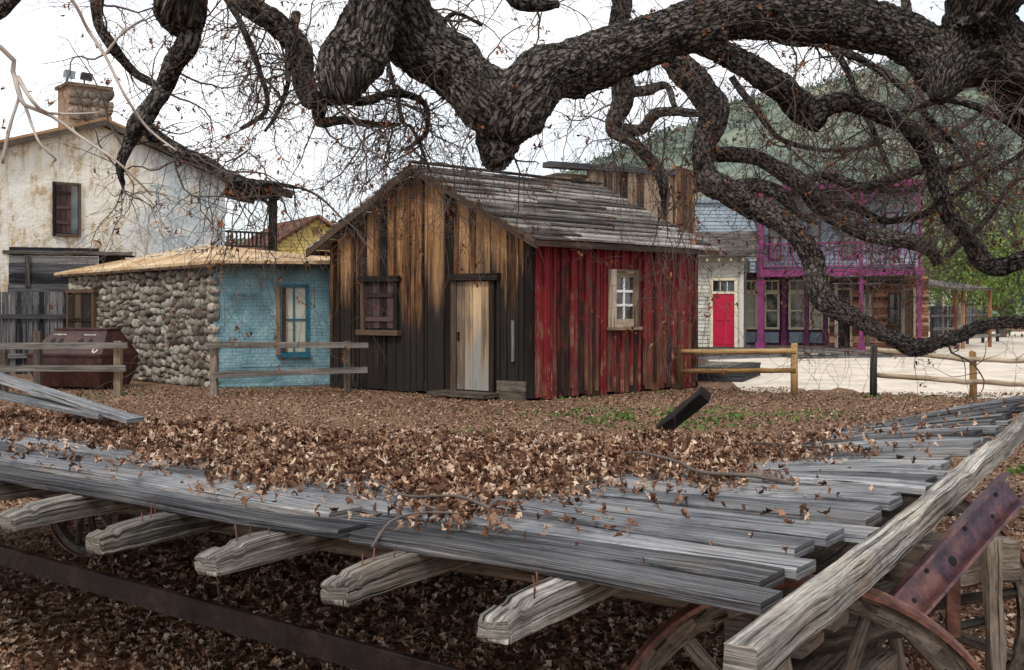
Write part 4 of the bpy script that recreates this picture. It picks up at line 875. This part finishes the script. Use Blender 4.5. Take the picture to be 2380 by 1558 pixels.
limb(oak,[(1500,95,20),(1560,135,30),(1620,195,36),(1655,270,34),(1640,345,28),(1640,410,30),(1690,450,30),(1765,490,28),(1850,545,24),(1895,600,23),(1900,680,24),(1955,728,20),(2040,768,17),(2105,803,20),(2170,796,16),(2240,778,16),(2300,755,14),(2440,748,14)],(6.4,6.4),nt=.9,mat='bark2')
limb(oak,[(1590,85,24),(1700,130,28),(1790,190,31),(1870,250,33),(1905,290,22)],(6.0,6.2),nt=1.5)
limb(oak,[(1880,270,26),(1950,238,22),(2040,258,21),(2120,310,21),(2175,395,20),(2195,490,19),(2250,560,20),(2310,618,20),(2380,605,18),(2460,580,18)],(6.2,6.4),nt=1.6)
limb(oak,[(1655,355,18),(1760,368,19),(1850,415,21),(1900,475,20),(2000,530,21),(2090,560,19),(2160,580,15),(2180,615,12)],(6.4,6.6),nt=1.2,mat='bark2')
limb(oak,[(1700,440,18),(1750,428,16),(1820,455,15),(1860,500,8),(1900,520,4)],6.5,nt=1.1,mat='bark2')
limb(oak,[(1850,430,12),(1920,410,12),(2020,430,11),(2120,400,10),(2230,385,8),(2330,340,7)],6.8,nt=2.,mat='bark2')
limb(oak,[(2310,190,20),(2350,260,15),(2400,300,15)],5.6,nt=2)
limb(oak,[(2080,270,9),(2200,230,10),(2300,260,9),(2400,330,8)],6.8,nt=2.8)
limb(oak,[(1900,470,10),(1980,480,10),(2060,510,9),(2140,500,8),(2240,440,6),(2390,350,5)],6.9,nt=1.8)
limb(oak,[(1170,-60,24),(1200,-5,22),(1240,12,16),(1300,10,8)],6,nt=1.5)
limb(oak,[(1690,60,12),(1830,90,10),(1960,120,9),(2080,190,8),(2190,310,7),(2300,420,6)],7.0,nt=3.2)
limb(oak,[(1820,-40,12),(1900,80,8),(1960,150,7),(2040,330,6),(2080,420,4)],7.0,nt=3)
limb(oak,[(1700,180,9),(1760,260,8),(1830,330,6),(1950,350,5),(2060,330,4)],7.2,nt=3)
limb(oak,[(2100,-30,10),(2160,300,7),(2230,300,6),(2330,220,5),(2400,200,4)],7.4,nt=3.2)
limb(oak,[(2200,600,8),(2300,500,7),(2350,430,6),(2420,380,6)],7.4,nt=3)
limb(oak,[(980,-30,10),(1010,60,7),(1060,30,5),(1120,60,3)],6.4,nt=3)
limb(oak,[(560,300,5),(620,250,6),(600,150,7),(560,60,8),(520,-20,9)],6.2,nt=2.5)
limb(oak,[(860,-40,8),(930,260,5),(960,300,4),(1000,400,3)],6.6,nt=2.5)
tw=MB(); lp=[]
def grow(p,d,L,r,dep,droop=.05):
    k=max(4,int(L/.05)); pts=[p.copy()]; rr=[r]
    for i in range(k):
        d=(d+Vector((random.gauss(0,.28),random.gauss(0,.2),random.gauss(0,.28)-droop))).normalized(); p=p+d*(L/k); pts.append(p.copy()); rr.append(max(.0010,r*(1-.8*(i+1)/k)))
        if dep>0 and random.random()<(.50 if dep==2 else .36):
            v=Vector((R(-1,1),R(-.7,.7),R(-1,.8))).normalized(); grow(p.copy(),(d*.6+v).normalized(),L*R(.3,.6),rr[-1]*.7,dep-1,droop)
        if random.random()<.012: lp.append(tuple(p))
    tw.tube(pts,rr,3 if r<.005 else 4)
    if random.random()<.09: lp.append(tuple(p))
for q,nt in SRC:
    L=sum((Vector(a[:3])-Vector(b[:3])).length for a,b in zip(q,q[1:])); n=int(L*nt*8.)
    for _ in range(n):
        v=q[random.randrange(len(q)//8,len(q))]; p=Vector(v[:3])
        px=1190+F*p.x/p.y
        if px<-300 or px>2600: continue
        d=Vector((R(-1,1),R(-.6,.6),R(-1,.75))).normalized()
        grow(p,d,R(.3,.85),R(.003,.0070),2,.05 if random.random()<.7 else .14)
for px,py in ((930,200),(960,260),(990,230),(1000,300),(900,260),(1060,150),(1500,110),(1560,430),(1340,170),(1450,320),(1620,400),(600,420),(680,430),(860,240),(480,380),(540,410),(1250,260),(1510,60),(1530,480)):
    for _ in range(2): grow(P(px,py,5.4+R(0,.5)),Vector((R(-.5,.5),R(-.3,.3),-.8)).normalized(),R(.5,.95),R(.003,.005),2,.22)
tw.build('twigs','twig',oak,smooth=True,fix=False,kind='stuff')
lp=np.array(lp); rep=np.repeat(lp,4,0)+rng.normal(0,.014,(len(lp)*4,3)); leafmesh('dead_leaves','deadleaf',rep,rng.uniform(.016,.036,len(rep)),rng.uniform(0,1,len(rep)),oak,flat=False,kind='stuff')
SRC=[]
yt=thing('young_tree','pale thin bare branches of a young tree in the upper left corner','tree',(-2.4,2.9,0))
m=MB(); m.tube([(-2.4,2.9,0),(-2.35,2.9,1.2),(-2.3,2.85,2.3),(-2.2,2.8,3.0)],[.06,.05,.04,.03],12); m.build('trunk','pale',yt,smooth=True)
for pp in ([(-900,-150,9),(-300,0,8),(0,108,5.5),(30,165,6),(45,215,6),(60,245,4.5),(120,270,4),(190,320,3.5),(270,375,3),(350,452,2)],[(42,180,5),(75,235,4),(110,262,3.5),(180,265,2.5),(230,262,2)],[(45,225,4),(20,300,4),(5,380,4)],[(-500,-500,8),(60,-120,6),(160,-10,4),(205,70,4),(245,130,4),(290,220,3.5),(345,300,3),(410,350,2)],[(245,125,3.5),(290,70,2.5),(330,45,2)],[(60,250,4),(90,330,3),(130,370,2)]):
    limb(yt,pp,2.8,'pale',10,nt=.0,name='branch')
bud=MB()
for q,nt in SRC:
    for i in range(3,len(q),5):
        v=q[i]; p=Vector(v[:3])
        if abs(p.x/p.y)<.55: bud.tube([p,p+Vector((R(-.014,.014),R(-.01,.01),R(-.014,.014)))],[.004,.0012],5)
bud.build('buds','pale',yt,smooth=True,fix=False,kind='stuff')
def stick(pp,label,r=.005):
    m=MB(); q=cr([(*DK(s,w,.02+h),r) for s,w,h in pp],.02); m.tube([v[:3] for v in q],[r*(1-.4*i/len(q)) for i,v in enumerate(q)],7,bumpf=.001); m.build('fallen_stick','twig',label=label,cat='stick',smooth=True,fix=False,group='fallen sticks on the wagon deck')
stick([(.35,1.15,.0),(.5,1.2,.01),(.65,1.15,.02),(.8,1.3,.03),(.95,1.35,.05),(1.0,1.3,.05)],'long crooked stick on the bare boards right of the leaf heap',.007)
stick([(.85,.25,.02),(1.0,.3,.03),(1.15,.27,.02),(1.35,.35,.04)],'thin stick at the near tip of the leaf heap',.005)
stick([(1.02,-.02,-.05),(1.02,.05,.0),(.98,.12,.015),(.9,.2,.01)],'bent grey stick hanging over the near deck edge',.004)
stick([(.5,2.0,.01),(.75,2.1,.02),(1.0,2.2,.03),(1.2,2.3,.04)],'knobbly stick at the right side of the leaf heap',.006)
# ------------------------------------------------------------ light, world, camera
w=bpy.data.worlds.new('World'); SC.world=w; w.use_nodes=True; nt=w.node_tree; nt.nodes.clear()
out=nt.nodes.new('ShaderNodeOutputWorld'); sky=nt.nodes.new('ShaderNodeTexSky'); sky.sky_type='NISHITA'; sky.sun_disc=False; sky.sun_elevation=math.radians(50); sky.sun_rotation=math.radians(200)
b1=nt.nodes.new('ShaderNodeBackground'); nt.links.new(sky.outputs[0],b1.inputs[0]); b1.inputs[1].default_value=.15
b2=nt.nodes.new('ShaderNodeBackground'); b2.inputs[0].default_value=(.97,.98,1,1); b2.inputs[1].default_value=1.4
tc=nt.nodes.new('ShaderNodeTexCoord'); mp=nt.nodes.new('ShaderNodeMapping'); mp.inputs['Scale'].default_value=(1,1,2.5); nz=nt.nodes.new('ShaderNodeTexNoise'); nz.inputs['Scale'].default_value=2.2; nz.inputs['Detail'].default_value=6
rp=nt.nodes.new('ShaderNodeValToRGB'); rp.color_ramp.elements[0].position=.38; rp.color_ramp.elements[0].color=(.35,.35,.35,1); rp.color_ramp.elements[1].position=.56
mx=nt.nodes.new('ShaderNodeMixShader')
nt.links.new(tc.outputs['Generated'],mp.inputs[0]); nt.links.new(mp.outputs[0],nz.inputs['Vector']); nt.links.new(nz.outputs[0],rp.inputs[0]); nt.links.new(rp.outputs[0],mx.inputs[0]); nt.links.new(b1.outputs[0],mx.inputs[1]); nt.links.new(b2.outputs[0],mx.inputs[2]); nt.links.new(mx.outputs[0],out.inputs[0])
sl_=bpy.data.lights.new('sun','SUN'); sl_.energy=1.9; sl_.angle=math.radians(10); sl_.color=(1,.95,.87); so=bpy.data.objects.new('sun',sl_); C.objects.link(so); so.rotation_euler=(math.radians(40),0,math.radians(-20)); so.location=(0,0,30)
cd=bpy.data.cameras.new('camera'); cam=bpy.data.objects.new('camera',cd); C.objects.link(cam); cam.location=(0,0,EYE); cam.rotation_euler=(math.pi/2,0,0); cd.sensor_width=36; cd.lens=36*F/2380; cd.shift_y=-70/2380; cd.clip_end=3000; cd.clip_start=.05
SC.camera=cam
SC.view_settings.view_transform='Standard'; SC.view_settings.look='None'; SC.view_settings.exposure=0
